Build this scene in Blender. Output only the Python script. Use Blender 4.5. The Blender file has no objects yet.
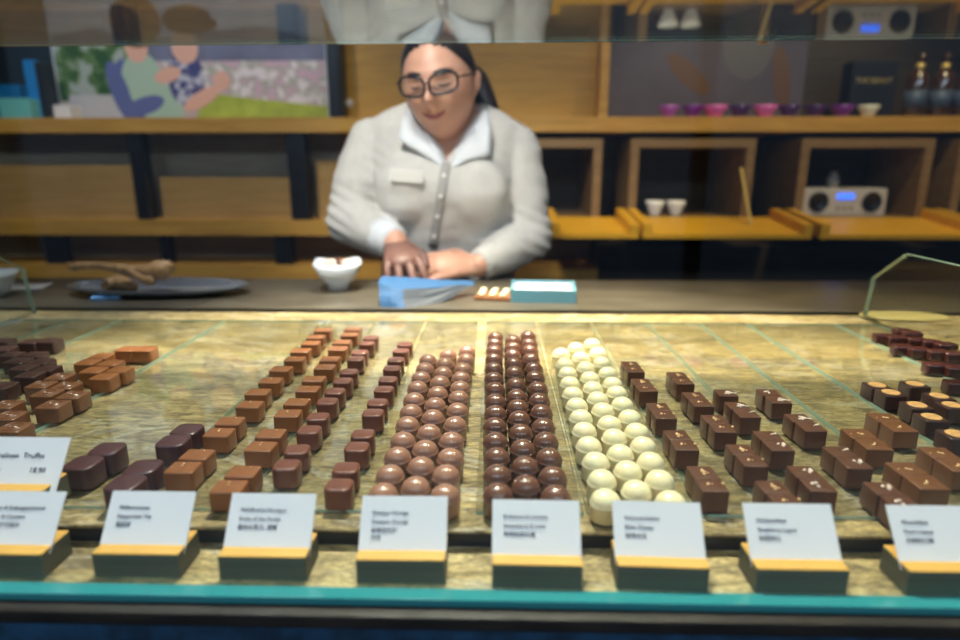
import bpy, bmesh, math, random
from mathutils import Vector, Matrix, noise
random.seed(7)
R = math.radians
C = bpy.context.scene.collection
sc = bpy.context.scene
# ------------------------------------------------------------------ camera
F = 613.0; TH = math.atan(157/613.0); PHI = R(1.36)
CAMZ = 1.22
ZS = 0.95          # top of the stone slab
fw = Vector((-math.sin(PHI)*math.cos(TH), math.cos(PHI)*math.cos(TH), -math.sin(TH)))
rt = Vector((math.cos(PHI), math.sin(PHI), 0))
up = rt.cross(fw)
cam_loc = Vector((0, 0, CAMZ))
cd = bpy.data.cameras.new('camera'); cam = bpy.data.objects.new('camera', cd); C.objects.link(cam)
cam.matrix_world = Matrix.Translation(cam_loc) @ Matrix((rt, up, -fw)).transposed().to_4x4()
cd.sensor_width = 36; cd.lens = F*36/960; cd.clip_start = 0.02
cd.dof.use_dof = True; cd.dof.focus_distance = 0.64; cd.dof.aperture_fstop = 2.6
sc.camera = cam
def ray(px, py): return fw + rt*((px-480)/F) + up*((320-py)/F)
def G(px, py, z=ZS):                 # point of a horizontal plane
    d = ray(px, py); return cam_loc + d*((z-CAMZ)/d.z)
def W(px, py, Y):                    # point of a plane facing the customer
    d = ray(px, py); return cam_loc + d*(Y/d.y)
# ------------------------------------------------------------------ materials
def mat(name, col, rough=.5, metal=0, spec=.5, var=0, vscale=20, bump=0, bscale=60, coat=0, emit=None, estr=0, stretch=None, sss=0, sheen=0):
    m = bpy.data.materials.new(name); m.use_nodes = True
    n = m.node_tree.nodes; l = m.node_tree.links; b = n['Principled BSDF']
    c = (*col, 1)
    b.inputs['Base Color'].default_value = c
    b.inputs['Roughness'].default_value = rough; b.inputs['Metallic'].default_value = metal
    b.inputs['Specular IOR Level'].default_value = spec
    b.inputs['Coat Weight'].default_value = coat; b.inputs['Coat Roughness'].default_value = .15
    if sheen: b.inputs['Sheen Weight'].default_value = sheen
    if sss:
        b.inputs['Subsurface Weight'].default_value = sss; b.inputs['Subsurface Radius'].default_value = (.01, .004, .002)
        b.inputs['Subsurface Scale'].default_value = .5
    if emit:
        b.inputs['Emission Color'].default_value = (*emit, 1); b.inputs['Emission Strength'].default_value = estr
    tc = n.new('ShaderNodeTexCoord'); mp = n.new('ShaderNodeMapping'); l.new(tc.outputs['Object'], mp.inputs[0])
    if stretch: mp.inputs['Scale'].default_value = stretch
    if var:
        t = n.new('ShaderNodeTexNoise'); t.inputs['Scale'].default_value = vscale; t.inputs['Detail'].default_value = 5
        l.new(mp.outputs[0], t.inputs[0])
        r = n.new('ShaderNodeValToRGB'); l.new(t.outputs[0], r.inputs[0])
        r.color_ramp.elements[0].position = .3; r.color_ramp.elements[1].position = .7
        r.color_ramp.elements[0].color = (*[x*(1-var) for x in col], 1); r.color_ramp.elements[1].color = (*[min(1, x*(1+var)) for x in col], 1)
        l.new(r.outputs[0], b.inputs['Base Color'])
    if bump:
        t2 = n.new('ShaderNodeTexNoise'); t2.inputs['Scale'].default_value = bscale; t2.inputs['Detail'].default_value = 4
        l.new(mp.outputs[0], t2.inputs[0]); bp = n.new('ShaderNodeBump'); bp.inputs['Strength'].default_value = bump; bp.inputs['Distance'].default_value = .002
        l.new(t2.outputs[0], bp.inputs['Height']); l.new(bp.outputs[0], b.inputs['Normal'])
    return m
def wood(name, a, b_, rough=.45, sc_=(1.2, 14, 14)):
    m = mat(name, a, rough); n = m.node_tree.nodes; l = m.node_tree.links; b = n['Principled BSDF']
    tc = n.new('ShaderNodeTexCoord'); mp = n.new('ShaderNodeMapping'); mp.inputs['Scale'].default_value = sc_
    t = n.new('ShaderNodeTexNoise'); t.inputs['Scale'].default_value = 4; t.inputs['Detail'].default_value = 6; t.inputs['Distortion'].default_value = .6
    r = n.new('ShaderNodeValToRGB'); r.color_ramp.elements[0].color = (*a, 1); r.color_ramp.elements[1].color = (*b_, 1)
    r.color_ramp.elements[0].position = .3; r.color_ramp.elements[1].position = .7
    l.new(tc.outputs['Object'], mp.inputs[0]); l.new(mp.outputs[0], t.inputs[0]); l.new(t.outputs[0], r.inputs[0]); l.new(r.outputs[0], b.inputs['Base Color'])
    return m
def stone():
    m = mat('slate', (.3, .27, .2), .42, spec=.45); n = m.node_tree.nodes; l = m.node_tree.links; b = n['Principled BSDF']
    tc = n.new('ShaderNodeTexCoord')
    def nz(scale, st, det=8, dist=0):
        mp = n.new('ShaderNodeMapping'); mp.inputs['Scale'].default_value = st; mp.inputs['Rotation'].default_value = (0, 0, R(8))
        t = n.new('ShaderNodeTexNoise'); t.inputs['Scale'].default_value = scale; t.inputs['Detail'].default_value = det; t.inputs['Distortion'].default_value = dist
        t.inputs['Roughness'].default_value = .65
        l.new(tc.outputs['Object'], mp.inputs[0]); l.new(mp.outputs[0], t.inputs[0]); return t
    t1 = nz(3.2, (1, 3.2, 1), 8, .8); t2 = nz(34, (1, 3.2, 1), 12, 0.5); t3 = nz(2.1, (1, 2.2, 1), 5, 1.5)
    r1 = n.new('ShaderNodeValToRGB'); e = r1.color_ramp.elements
    e[0].position = .3; e[0].color = (.27, .205, .10, 1); e[1].position = .72; e[1].color = (.66, .54, .30, 1)
    x = e.new(.5); x.color = (.47, .37, .18, 1)
    l.new(t1.outputs[0], r1.inputs[0])
    r2 = n.new('ShaderNodeValToRGB'); r2.color_ramp.elements[0].position = .38; r2.color_ramp.elements[0].color = (.28, .27, .25, 1)
    r2.color_ramp.elements[1].position = .60; r2.color_ramp.elements[1].color = (1.25, 1.22, 1.12, 1)
    l.new(t2.outputs[0], r2.inputs[0])
    mx = n.new('ShaderNodeMix'); mx.data_type = 'RGBA'; mx.blend_type = 'MULTIPLY'; mx.inputs[0].default_value = .8
    l.new(r1.outputs[0], mx.inputs[6]); l.new(r2.outputs[0], mx.inputs[7])
    # pale veins where the stone was split
    r3 = n.new('ShaderNodeValToRGB'); r3.color_ramp.elements[0].position = .495; r3.color_ramp.elements[0].color = (0, 0, 0, 1)
    r3.color_ramp.elements[1].position = .53; r3.color_ramp.elements[1].color = (0, 0, 0, 1); y = r3.color_ramp.elements.new(.51); y.color = (1, 1, 1, 1)
    l.new(t3.outputs[0], r3.inputs[0])
    mm = n.new('ShaderNodeMath'); mm.operation = 'MULTIPLY'; mm.inputs[1].default_value = .6; l.new(r3.outputs[0], mm.inputs[0])
    m2 = n.new('ShaderNodeMix'); m2.data_type = 'RGBA'; m2.inputs[7].default_value = (.62, .58, .48, 1)
    l.new(mm.outputs[0], m2.inputs[0]); l.new(mx.outputs[2], m2.inputs[6]); l.new(m2.outputs[2], b.inputs['Base Color'])
    t4 = nz(170, (1, 2.2, 1), 4, .3); r4 = n.new('ShaderNodeValToRGB'); r4.color_ramp.elements[0].position = .36; r4.color_ramp.elements[0].color = (.45, .43, .40, 1)
    r4.color_ramp.elements[1].position = .60; r4.color_ramp.elements[1].color = (1.12, 1.1, 1.06, 1); l.new(t4.outputs[0], r4.inputs[0])
    m4 = n.new('ShaderNodeMix'); m4.data_type = 'RGBA'; m4.blend_type = 'MULTIPLY'; m4.inputs[0].default_value = .85
    l.new(m2.outputs[2], m4.inputs[6]); l.new(r4.outputs[0], m4.inputs[7]); l.new(m4.outputs[2], b.inputs['Base Color'])
    bp = n.new('ShaderNodeBump'); bp.inputs['Strength'].default_value = .8; bp.inputs['Distance'].default_value = .005
    l.new(t2.outputs[0], bp.inputs['Height']); l.new(bp.outputs[0], b.inputs['Normal'])
    return m
def glassmat(name, tint=(.97, .99, .98), k=1.0, rough=0.0):
    m = bpy.data.materials.new(name); m.use_nodes = True; n = m.node_tree.nodes; l = m.node_tree.links
    n.remove(n['Principled BSDF']); out = n['Material Output']
    tr = n.new('ShaderNodeBsdfTransparent'); tr.inputs[0].default_value = (*tint, 1)
    gl = n.new('ShaderNodeBsdfGlossy'); gl.inputs['Roughness'].default_value = rough; gl.inputs[0].default_value = (.95, 1, .99, 1)
    ge = n.new('ShaderNodeNewGeometry'); mr = n.new('ShaderNodeMapRange'); fr = n.new('ShaderNodeFresnel')
    mr.inputs['To Min'].default_value = 1.5; mr.inputs['To Max'].default_value = 1/1.5
    l.new(ge.outputs['Backfacing'], mr.inputs[0]); l.new(mr.outputs[0], fr.inputs[0])
    mu = n.new('ShaderNodeMath'); mu.operation = 'MULTIPLY'; mu.inputs[1].default_value = k; l.new(fr.outputs[0], mu.inputs[0])
    mx = n.new('ShaderNodeMixShader'); l.new(mu.outputs[0], mx.inputs[0]); l.new(tr.outputs[0], mx.inputs[1]); l.new(gl.outputs[0], mx.inputs[2])
    l.new(mx.outputs[0], out.inputs[0]); return m
M = {}
M['stone'] = stone()
M['glass'] = glassmat('clear_glass')
M['top_glass'] = glassmat('tinted_top_glass', (.66, .68, .68))
M['tray_glass'] = glassmat('tray_glass', (.975, .985, .975))
M['edge'] = mat('glass_edge_green', (.34, .50, .42), .15, spec=.8)
M['edge_cyan'] = mat('glass_edge_cyan', (.035, .27, .29), .15, spec=.8)
M['black'] = mat('black_metal', (.008, .008, .01), .35)
M['sill'] = mat('dark_sill', (.02, .014, .01), .5, var=.5, vscale=25, stretch=(1, 4, 4), bump=.3)
M['blue_front'] = mat('blue_felt_front', (.008, .045, .095), .8, var=.6, vscale=60)
M['slatecnt'] = mat('counter_slate', (.095, .080, .058), .3, var=.3, vscale=9, stretch=(1, 4, 1), bump=.15, bscale=40, spec=.5)
M['counter_base'] = mat('counter_base', (.03, .026, .024), .5)
M['shelf'] = wood('oak_shelf', (.45, .23, .035), (.62, .34, .07))
M['panel'] = wood('oak_panel', (.44, .23, .03), (.58, .32, .05))
M['flap'] = wood('oak_flap', (.64, .32, .015), (.80, .42, .03))
M['greywood'] = wood('grey_oak', (.30, .25, .18), (.42, .35, .25))
M['boxwood'] = wood('drawer_oak', (.34, .20, .06), (.46, .28, .10))
M['darkwood'] = wood('dark_wood', (.035, .025, .016), (.06, .042, .025))
M['block_top'] = wood('block_yellow', (.58, .31, .05), (.72, .42, .09), .5, (2, 20, 20))
M['block_side'] = wood('block_grey', (.085, .085, .06), (.13, .125, .085), .6, (1, 6, 30))
M['card'] = mat('card_white', (.90, .90, .98), .6)
M['ink'] = mat('ink', (.02, .02, .06), .6)
M['wall'] = mat('wall_paint', (.16, .13, .10), .8)
M['ceil'] = mat('ceiling_paint', (.35, .33, .30), .8)
M['floor'] = mat('floor_tile', (.10, .10, .11), .4, var=.2, vscale=3)
M['choc_milk'] = mat('milk_chocolate', (.25, .092, .03), .33, coat=.25, var=.1, vscale=40, bump=.05)
M['choc_red'] = mat('red_brown_chocolate', (.17, .058, .036), .32, coat=.3, var=.1, vscale=40)
M['choc_plum'] = mat('plum_chocolate', (.075, .03, .032), .35, coat=.3)
M['choc_dark'] = mat('dark_chocolate', (.105, .042, .024), .36, coat=.3, var=.1, vscale=60, bump=.05)
M['choc_deep'] = mat('deep_dark_chocolate', (.05, .022, .018), .35, coat=.3)
M['choc_brown'] = mat('brown_chocolate', (.16, .065, .028), .36, coat=.3, var=.1)
M['choc_wine'] = mat('wine_chocolate', (.045, .010, .010), .3, coat=.6)
M['dome_milk'] = mat('milk_dome', (.36, .18, .12), .28, coat=.4)
M['dome_dark'] = mat('dark_dome', (.16, .070, .046), .27, coat=.5)
M['dome_white'] = mat('white_dome', (.90, .81, .52), .32, coat=.2, sss=.2)
M['nut'] = mat('nut_crumb', (.80, .52, .26), .5)
M['nutpale'] = mat('pale_crumb', (.82, .68, .58), .5)
M['caramel'] = mat('caramel_disc', (.62, .35, .14), .35, var=.25, vscale=160)
# ------------------------------------------------------------------ object helpers
def tag(o, label=None, cat=None, group=None, kind=None):
    if label: o['label'] = label
    if cat: o['category'] = cat
    if group: o['group'] = group
    if kind: o['kind'] = kind
    return o
def link(name, me, m=None, parent=None, smooth=False):
    o = bpy.data.objects.new(name, me); C.objects.link(o)
    if m is not None:
        for q in (m if isinstance(m, (list, tuple)) else [m]): me.materials.append(q)
    if parent: o.parent = parent
    if smooth:
        for p in me.polygons: p.use_smooth = True
    return o
def obj(name, bm, m, parent=None, smooth=False, origin=None):
    if origin is not None: bmesh.ops.translate(bm, verts=bm.verts, vec=-Vector(origin))
    me = bpy.data.meshes.new(name); bm.normal_update(); bm.to_mesh(me); bm.free()
    o = link(name, me, m, parent, smooth)
    if origin is not None: o.location = origin
    return o
def empty(name, loc, label, cat, group=None, rz=0):
    o = bpy.data.objects.new(name, None); C.objects.link(o); o.location = loc; o.rotation_euler = (0, 0, rz); o.empty_display_size = .02
    return tag(o, label, cat, group)
def box(bm, x0, x1, y0, y1, z0, z1, mi=0):
    r = bmesh.ops.create_cube(bm, size=1)
    for v in r['verts']:
        v.co = Vector(((x0+x1)/2+v.co.x*(x1-x0), (y0+y1)/2+v.co.y*(y1-y0), (z0+z1)/2+v.co.z*(z1-z0)))
    for f in {f for v in r['verts'] for f in v.link_faces}: f.material_index = mi
    return r['verts']
def B(*a, bev=0, seg=2):
    bm = bmesh.new(); box(bm, *a)
    if bev: bmesh.ops.bevel(bm, geom=bm.edges[:], offset=bev, segments=seg, affect='EDGES', profile=.6)
    return bm
def lathe(prof, n=24, sx=1, sy=1):
    bm = bmesh.new(); rings = []
    for r, z in prof:
        if r < 1e-6: rings.append([bm.verts.new((0, 0, z))])
        else: rings.append([bm.verts.new((r*sx*math.cos(2*math.pi*k/n), r*sy*math.sin(2*math.pi*k/n), z)) for k in range(n)])
    for a, b in zip(rings, rings[1:]):
        for k in range(n):
            j = (k+1) % n
            if len(a) == 1 and len(b) == 1: continue
            if len(a) == 1: bm.faces.new((a[0], b[j], b[k]))
            elif len(b) == 1: bm.faces.new((a[k], a[j], b[0]))
            else: bm.faces.new((a[k], a[j], b[j], b[k]))
    bmesh.ops.recalc_face_normals(bm, faces=bm.faces[:]); return bm
def tube(bm, pts, rad, n=10, flat=None, closed=False, upv=None):
    """loft of rings along pts; rad a number or list; flat = (a,b) scale of the two ring axes"""
    pts = [Vector(p) for p in pts]; N = len(pts)
    rad = [rad]*N if not isinstance(rad, (list, tuple)) else rad
    rings = []; ref = Vector(upv) if upv else Vector((0, 0, 1))
    prev = None
    for i, p in enumerate(pts):
        if closed: t = pts[(i+1) % N]-pts[i-1]
        else: t = pts[min(i+1, N-1)]-pts[max(i-1, 0)]
        t.normalize()
        a = prev if prev is not None else (ref if abs(t.dot(ref)) < .95 else Vector((1, 0, 0)))
        a = (a - t*a.dot(t)).normalized(); prev = a; b = t.cross(a)
        fa, fb = flat if flat else (1, 1)
        rings.append([bm.verts.new(p+(a*math.cos(2*math.pi*k/n)*fa+b*math.sin(2*math.pi*k/n)*fb)*rad[i]) for k in range(n)])
    rr = list(zip(rings, rings[1:]))
    if closed: rr.append((rings[-1], rings[0]))
    for a, b in rr:
        for k in range(n): bm.faces.new((a[k], a[(k+1) % n], b[(k+1) % n], b[k]))
    if not closed:
        bm.faces.new(rings[0][::-1]); bm.faces.new(rings[-1])
    return rings
def capsule(bm, pts, rad, n=14, flat=None, upv=None):
    """rounded-end tapered limb with resampled smooth path"""
    pts = [Vector(p) for p in pts]; P = []; Q = []
    m = len(pts)
    for i in range(m-1):
        p0 = pts[max(i-1, 0)]; p1 = pts[i]; p2 = pts[i+1]; p3 = pts[min(i+2, m-1)]
        for s in range(6):
            t = s/6
            P.append(.5*((2*p1)+(p2-p0)*t+(2*p0-5*p1+4*p2-p3)*t*t+(3*p1-p0-3*p2+p3)*t**3)); Q.append(rad[i]*(1-t)+rad[i+1]*t)
    P.append(pts[-1]); Q.append(rad[-1])
    d0 = (P[0]-P[1]).normalized(); d1 = (P[-1]-P[-2]).normalized()
    f0 = flat[1] if flat else 1
    pre = [(P[0]+d0*Q[0]*math.sin(a)*.9, Q[0]*math.cos(a)) for a in (R(80), R(55), R(28))]
    post = [(P[-1]+d1*Q[-1]*math.sin(a)*.9, Q[-1]*math.cos(a)) for a in (R(28), R(55), R(80))]
    P = [p for p, _ in pre]+P+[p for p, _ in post]; Q = [q for _, q in pre]+Q+[q for _, q in post]
    tube(bm, P, Q, n, flat, upv=upv)
def remesh(name, bm, voxel, m, parent=None, smooth_it=3, fn=None, origin=None):
    bmesh.ops.recalc_face_normals(bm, faces=bm.faces[:])
    me = bpy.data.meshes.new(name+'_tmp'); bm.to_mesh(me); bm.free()
    o = bpy.data.objects.new(name+'_tmp', me); C.objects.link(o)
    md = o.modifiers.new('r', 'REMESH'); md.mode = 'VOXEL'; md.voxel_size = voxel
    s = o.modifiers.new('s', 'SMOOTH'); s.factor = .5; s.iterations = smooth_it
    bpy.context.view_layer.update()
    dg = bpy.context.evaluated_depsgraph_get(); me2 = bpy.data.meshes.new_from_object(o.evaluated_get(dg))
    bpy.data.objects.remove(o); me2.name = name; me2.materials.clear()
    if fn:
        me2.update()
        nr = [v.normal.copy() for v in me2.vertices]
        for v, q in zip(me2.vertices, nr): v.co += fn(v.co, q)
    if origin is not None: me2.transform(Matrix.Translation(-Vector(origin)))
    r = link(name, me2, m, parent, True)
    if origin is not None: r.location = origin
    return r
def copy_tree(o, parent=None):
    c = o.copy(); C.objects.link(c)
    if parent: c.parent = parent
    for ch in [x for x in o.children]:
        copy_tree(ch, c)
    return c
def text_bm(lines):
    """lines: (string, size, x, y) -> one bmesh lying in XY"""
    bm = bmesh.new()
    for s, size, x, y in lines:
        cu = bpy.data.curves.new('t', 'FONT'); cu.body = s; cu.size = size; cu.resolution_u = 2; cu.extrude = .00012; cu.offset = 0
        o = bpy.data.objects.new('t', cu); C.objects.link(o); o.location = (x, y, 0)
        bpy.context.view_layer.update(); dg = bpy.context.evaluated_depsgraph_get()
        me = bpy.data.meshes.new_from_object(o.evaluated_get(dg)); me.transform(Matrix.Translation((x, y, 0)))
        bm.from_mesh(me); bpy.data.objects.remove(o)
    return bm
ORD = ['first', 'second', 'third', 'fourth', 'fifth', 'sixth', 'seventh', 'eighth', 'ninth', 'tenth', 'eleventh', 'twelfth', 'thirteenth', 'fourteenth', 'fifteenth', 'sixteenth']
# ------------------------------------------------------------------ the room
def S(name, bm, m): return tag(obj(name, bm, m), kind='structure')
S('floor', B(-2.6, 3.0, -2.6, 2.6, -.05, 0), M['floor'])
S('ceiling', B(-2.6, 3.0, -2.6, 2.6, 2.7, 2.75), M['ceil'])
S('wall_back', B(-2.6, 3.0, 2.5, 2.56, 0, 2.7), M['wall'])
S('wall_left', B(-2.6, -2.54, -2.6, 2.5, 0, 2.7), M['wall'])
S('wall_right', B(2.94, 3.0, -2.6, 2.5, 0, 2.7), M['wall'])
S('wall_front', B(-2.54, 2.94, -2.6, -2.54, 0, .5), M['wall'])
S('trim_1', B(-2.54, 2.94, -2.6, -2.54, 2.45, 2.7), M['black'])
for k, (a, b) in enumerate(((-2.54, -.75), (-.75, 1.05), (1.05, 2.94))):
    fr = bmesh.new()
    box(fr, a, a+.04, -2.6, -2.54, .5, 2.45); box(fr, b-.04, b, -2.6, -2.54, .5, 2.45)
    box(fr, a+.04, b-.04, -2.6, -2.54, .5, .56); box(fr, a+.04, b-.04, -2.6, -2.54, 2.39, 2.45)
    w = S('window_%d' % (k+1), fr, M['black'])
    obj('window_pane', B(a+.04, b-.04, -2.575, -2.567, .56, 2.39), M['glass'], w)
# ------------------------------------------------------------------ display case
case = empty('display_case', (0, .68, 0), 'long glazed chocolate display case with slate top and clear sneeze guard', 'display case')
def cp(name, bm, m, **k):
    bmesh.ops.translate(bm, verts=bm.verts, vec=(0, -.68, 0)); return obj(name, bm, m, case, **k)
YF = .41; ZL = ZS-.015
cp('slate_top', B(-1.5, 1.6, YF, 1.105, ZS-.003, ZS, bev=.0008, seg=1), M['stone'])
cp('slate_ledge', B(-1.5, 1.6, .357, 1.10, ZL-.02, ZL), M['stone'])
cp('recess', B(-1.5, 1.6, YF+.002, 1.10, ZL, ZS-.003), M['black'])
cp('sill', B(-1.5, 1.6, .337, .3565, ZL-.012, ZL-.0015, bev=.003), M['sill'])
cp('front_panel', B(-1.5, 1.6, .338, .36, .1, ZL-.012), M['blue_front'])
cp('plinth', B(-1.5, 1.6, .38, 1.08, 0, .1), M['black'])
cp('cabinet_body', B(-1.5, 1.6, .36, 1.09, .1, ZL-.02), M['counter_base'])
ZG = 1.373
cp('front_glass', B(-1.5, 1.6, .350, .358, ZL, ZG), M['glass'])
cp('glass_edge', B(-1.5, 1.6, .347, .3585, ZL-.001, ZL+.004), M['edge_cyan'])
tg = bmesh.new(); vs = box(tg, -1.5, 1.6, .350, .872, ZG, ZG+.004)
for v in vs:
    if v.co.y > .8: v.co.y -= (v.co.x)*.018
cp('top_glass', tg, M['top_glass'])
te = bmesh.new(); vs = box(te, -1.5, 1.6, .872, .8735, ZG+.001, ZG+.0032)
for v in vs: v.co.y -= v.co.x*.018
cp('top_glass_edge', te, M['edge'])
p = W(762, 43, .868); cl = bmesh.new(); box(cl, p.x-.004, p.x+.004, p.y-.012, p.y+.001, ZG-.004, ZG+.0)
cp('glass_clip', cl, mat('brass', (.7, .5, .2), .3, 1))
# chamfered end panels that stand at the back of the slab
for X, yb, zt, yc, zc in ((.665, 1.085, ZS+.128, 1.0, ZS+.075), (-.852, 1.085, ZS+.15, .96, ZS+.085)):
    bm = bmesh.new()
    prof = [(.55, ZS), (yb, ZS), (yb-.01, zc), (yc, zt), (.55, zt)]
    a = [bm.verts.new((X-.004, y, z)) for y, z in prof]; b = [bm.verts.new((X+.004, y, z)) for y, z in prof]
    bm.faces.new(a); bm.faces.new(b[::-1]); n = len(prof)
    for k in range(n):
        f = bm.faces.new((a[k], b[k], b[(k+1) % n], a[(k+1) % n])); f.material_index = 1
    bmesh.ops.recalc_face_normals(bm, faces=bm.faces[:])
    cp('end_glass', bm, [M['glass'], M['edge']])
# ------------------------------------------------------------------ glass trays
TZ = ZS+.0030
trays = [(-.85, -.752, 'far left'), (-.748, -.658, ''), (-.655, -.473, ''), (-.470, -.294, ''), (-.291, -.206, ''), (-.203, -.121, ''), (-.117, -.0275, ''),
         (-.0135, .0715, ''), (.0745, .1655, ''), (.1685, .262, ''), (.265, .352, ''), (.355, .432, ''), (.435, .583, ''), (.586, .658, '')]
tl = ['clear glass tray under the dark square truffles at the left edge', 'narrow clear glass tray second from the left end of the case',
      'wide glass tray carrying ring-topped square truffles on the left', 'glass tray carrying the plum-coloured rounded pralines behind the peppermint card',
      'glass tray under two columns of light brown square pralines', 'glass tray under two columns of reddish rounded square pralines',
      'glass tray under the pale brown domed pralines', 'glass tray under the glossy dark domed pralines', 'glass tray under the cream white domed pralines',
      'glass tray under nut-topped pralines just right of the white domes', 'glass tray under the dark pralines with pink-white crumbs',
      'glass tray under the outermost crumb-topped dark pralines, right side', 'wide glass tray under caramel-disc pralines on the right', 'glass tray under the wine-dark glossy pralines at far right']
for (a, b, _), lab in zip(trays, tl):
    bm = bmesh.new(); box(bm, a, b, .432, 1.03, ZS+.0005, TZ)
    bm.normal_update()
    for f in bm.faces: f.material_index = 0 if abs(f.normal.z) > .5 else 1
    o = obj('glass_tray', bm, [M['tray_glass'], M['edge']], origin=((a+b)/2, .73, ZS+.0005)); tag(o, lab, 'tray', 'glass trays in the case')
# ------------------------------------------------------------------ pralines
def dome_mesh(m, r=.0118, hc=.0135, hd=.0095):
    prof = [(0, 0), (r*.9, 0), (r*1.0, .001), (r*1.0, hc-.001), (r*1.03, hc-.0004), (r*1.03, hc+.0004), (r*.985, hc+.0007)]
    for k in range(1, 9):
        a = k/8*math.pi/2; prof.append((r*.985*math.cos(a) if k < 8 else 0, hc+.0007+hd*math.sin(a)))
    return obj('domed_praline', lathe(prof, 28), m, smooth=True)
def sq_mesh(name, m, w, d, h, rv=.0025, rt_=.0014, ring=False, sag=0, taper=.0):
    bm = bmesh.new(); box(bm, -w/2, w/2, -d/2, d/2, 0, h)
    ve = [e for e in bm.edges if abs(e.verts[0].co.z-e.verts[1].co.z) > h*.5]
    bmesh.ops.bevel(bm, geom=ve, offset=rv, segments=4, affect='EDGES', profile=.5)
    te_ = [e for e in bm.edges if all(v.co.z > h*.9 for v in e.verts)]
    bmesh.ops.bevel(bm, geom=te_, offset=rt_, segments=3, affect='EDGES', profile=.5)
    for v in bm.verts:
        t = v.co.z/h; v.co.x *= 1.02-taper*t; v.co.y *= 1.02-taper*t
    if ring:
        pts = [(math.cos(a)*w*.36, math.sin(a)*d*.36, h) for a in [2*math.pi*k/28 for k in range(28)]]
        tube(bm, pts, .0006, 6, closed=True)
        tube(bm, [(math.cos(k*.5)*w*.03*k/4, math.sin(k*.5)*d*.03*k/4, h) for k in range(1, 26)], .0005, 5)
    return obj(name, bm, m, smooth=True)
def crumbs(parent, m, w, h, n=7, seed=0):
    rnd = random.Random(seed); bm = bmesh.new()
    cx = rnd.uniform(-.1, .25)*w; cy = rnd.uniform(-.1, .1)*w
    for k in range(n):
        r = rnd.uniform(.0007, .0015)
        mt = Matrix.Translation((cx+rnd.gauss(0, .15)*w, cy+rnd.gauss(0, .10)*w, h+r*.5)) @ Matrix.Rotation(rnd.uniform(0, 3), 4, 'Z') @ Matrix.Diagonal((1.3, .9, .7, 1))
        bmesh.ops.create_icosphere(bm, subdivisions=1, radius=r, matrix=mt)
    return obj('nut_topping', bm, m, parent)
def shade(o):   # keep flat tops crisp on the bevelled squares
    for p in o.data.polygons: p.use_smooth = True
    try: o.data.set_sharp_from_angle(angle=R(50))
    except Exception: pass
used = set()
def put(proto, px, py, htop, label, group, X=None, rz=0, base=TZ):
    p = G(px, py, base+htop)
    if X is not None: p.x = X
    first = proto.name not in used
    used.add(proto.name)
    o = proto if first else copy_tree(proto)
    o.location = (p.x, p.y, base); o.rotation_euler = (0, 0, rz)
    tag(o, label, 'praline', group); return o
rj = random.Random(3)
# domes: pixel of each dome's middle, column by column, front row last in the lists
domes = {
 'milk': ([[(428,359),(425,367.5),(421,376.6),(417.5,386.5),(414,398.5),(411,410.4),(407.5,423),(403,439),(397.5,454.5),(390,473),(383,492)],
           [(448,354),(445,362.5),(443,371.7),(440,381),(437.5,392),(435,403.4),(432.8,416),(429,431),(425,447.5),(421,464.5),(415.5,485)],
           [(467,350),(466,358.3),(463,367.5),(461,376.6),(460,386.5),(458.6,396.5),(457.5,409),(455,423),(451.4,439),(450,456),(446,473),(445,493)]],
          'pale milky brown domed praline', 'dome_milk', 'pale brown domed pralines behind the orange card', 'pale brown block'),
 'dark': ([[(495.6,336),(495,342.3),(494.5,349.3),(494,357.7),(494,367),(494,377),(495,387.5),(495.5,399.7),(495.5,411.5),(495,424),(495.6,439.3),(497,455),(497.5,472.4),(498,491.7)],
           [(513,339),(513,346),(513,353.4),(514,362),(514.5,371.4),(516,383),(517,395),(518,405.4),(519.5,417),(521,430.8),(523,446.6),(525,464),(526,483.6)],
           [(528,334.8),(529.5,342.4),(530,349),(531,357.7),(534,367),(535.5,375.8),(538,387),(539.5,398.7),(541.5,410.5),(543.5,424.7),(546,439),(549,455.5),(553,474.4),(556,493.7)]],
          'glossy dark brown domed praline', 'dome_dark', 'dark domed pralines behind the strawberry card', 'dark block'),
 'white': ([[(561,352.6),(565,363),(568,372),(570,382),(573,392.5),(577,404),(581,416),(584.5,429),(589,444),(596,460),(602,478),(605.5,498)],
            [(576,347),(581,356.6),(586,366.7),(590,377),(593,387),(598,397.5),(603,409),(609.5,422.3),(614.5,436),(620.5,452),(628,469),(636.5,489)],
            [(592,343),(598,352),(602,362),(608,372),(612.7,382.5),(617,391.5),(622.5,403),(630,416),(637,430),(643.5,444),(651,460),(660,478.4),(671,500)]],
           'cream white domed praline', 'dome_white', 'white domed pralines behind the elderflower card', 'white block')}
for key, (cols, text, mt, grp, blk) in domes.items():
    pr = dome_mesh(M[mt])
    for ci, col in enumerate(cols):
        cn = ('left', 'middle', 'right')[ci]
        for k, (x, y) in enumerate(col[::-1]):
            put(pr, x, y, .0175, '%s, %s from the front in the %s column' % (text, ORD[k], cn), grp, rz=rj.uniform(0, 6))
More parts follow.
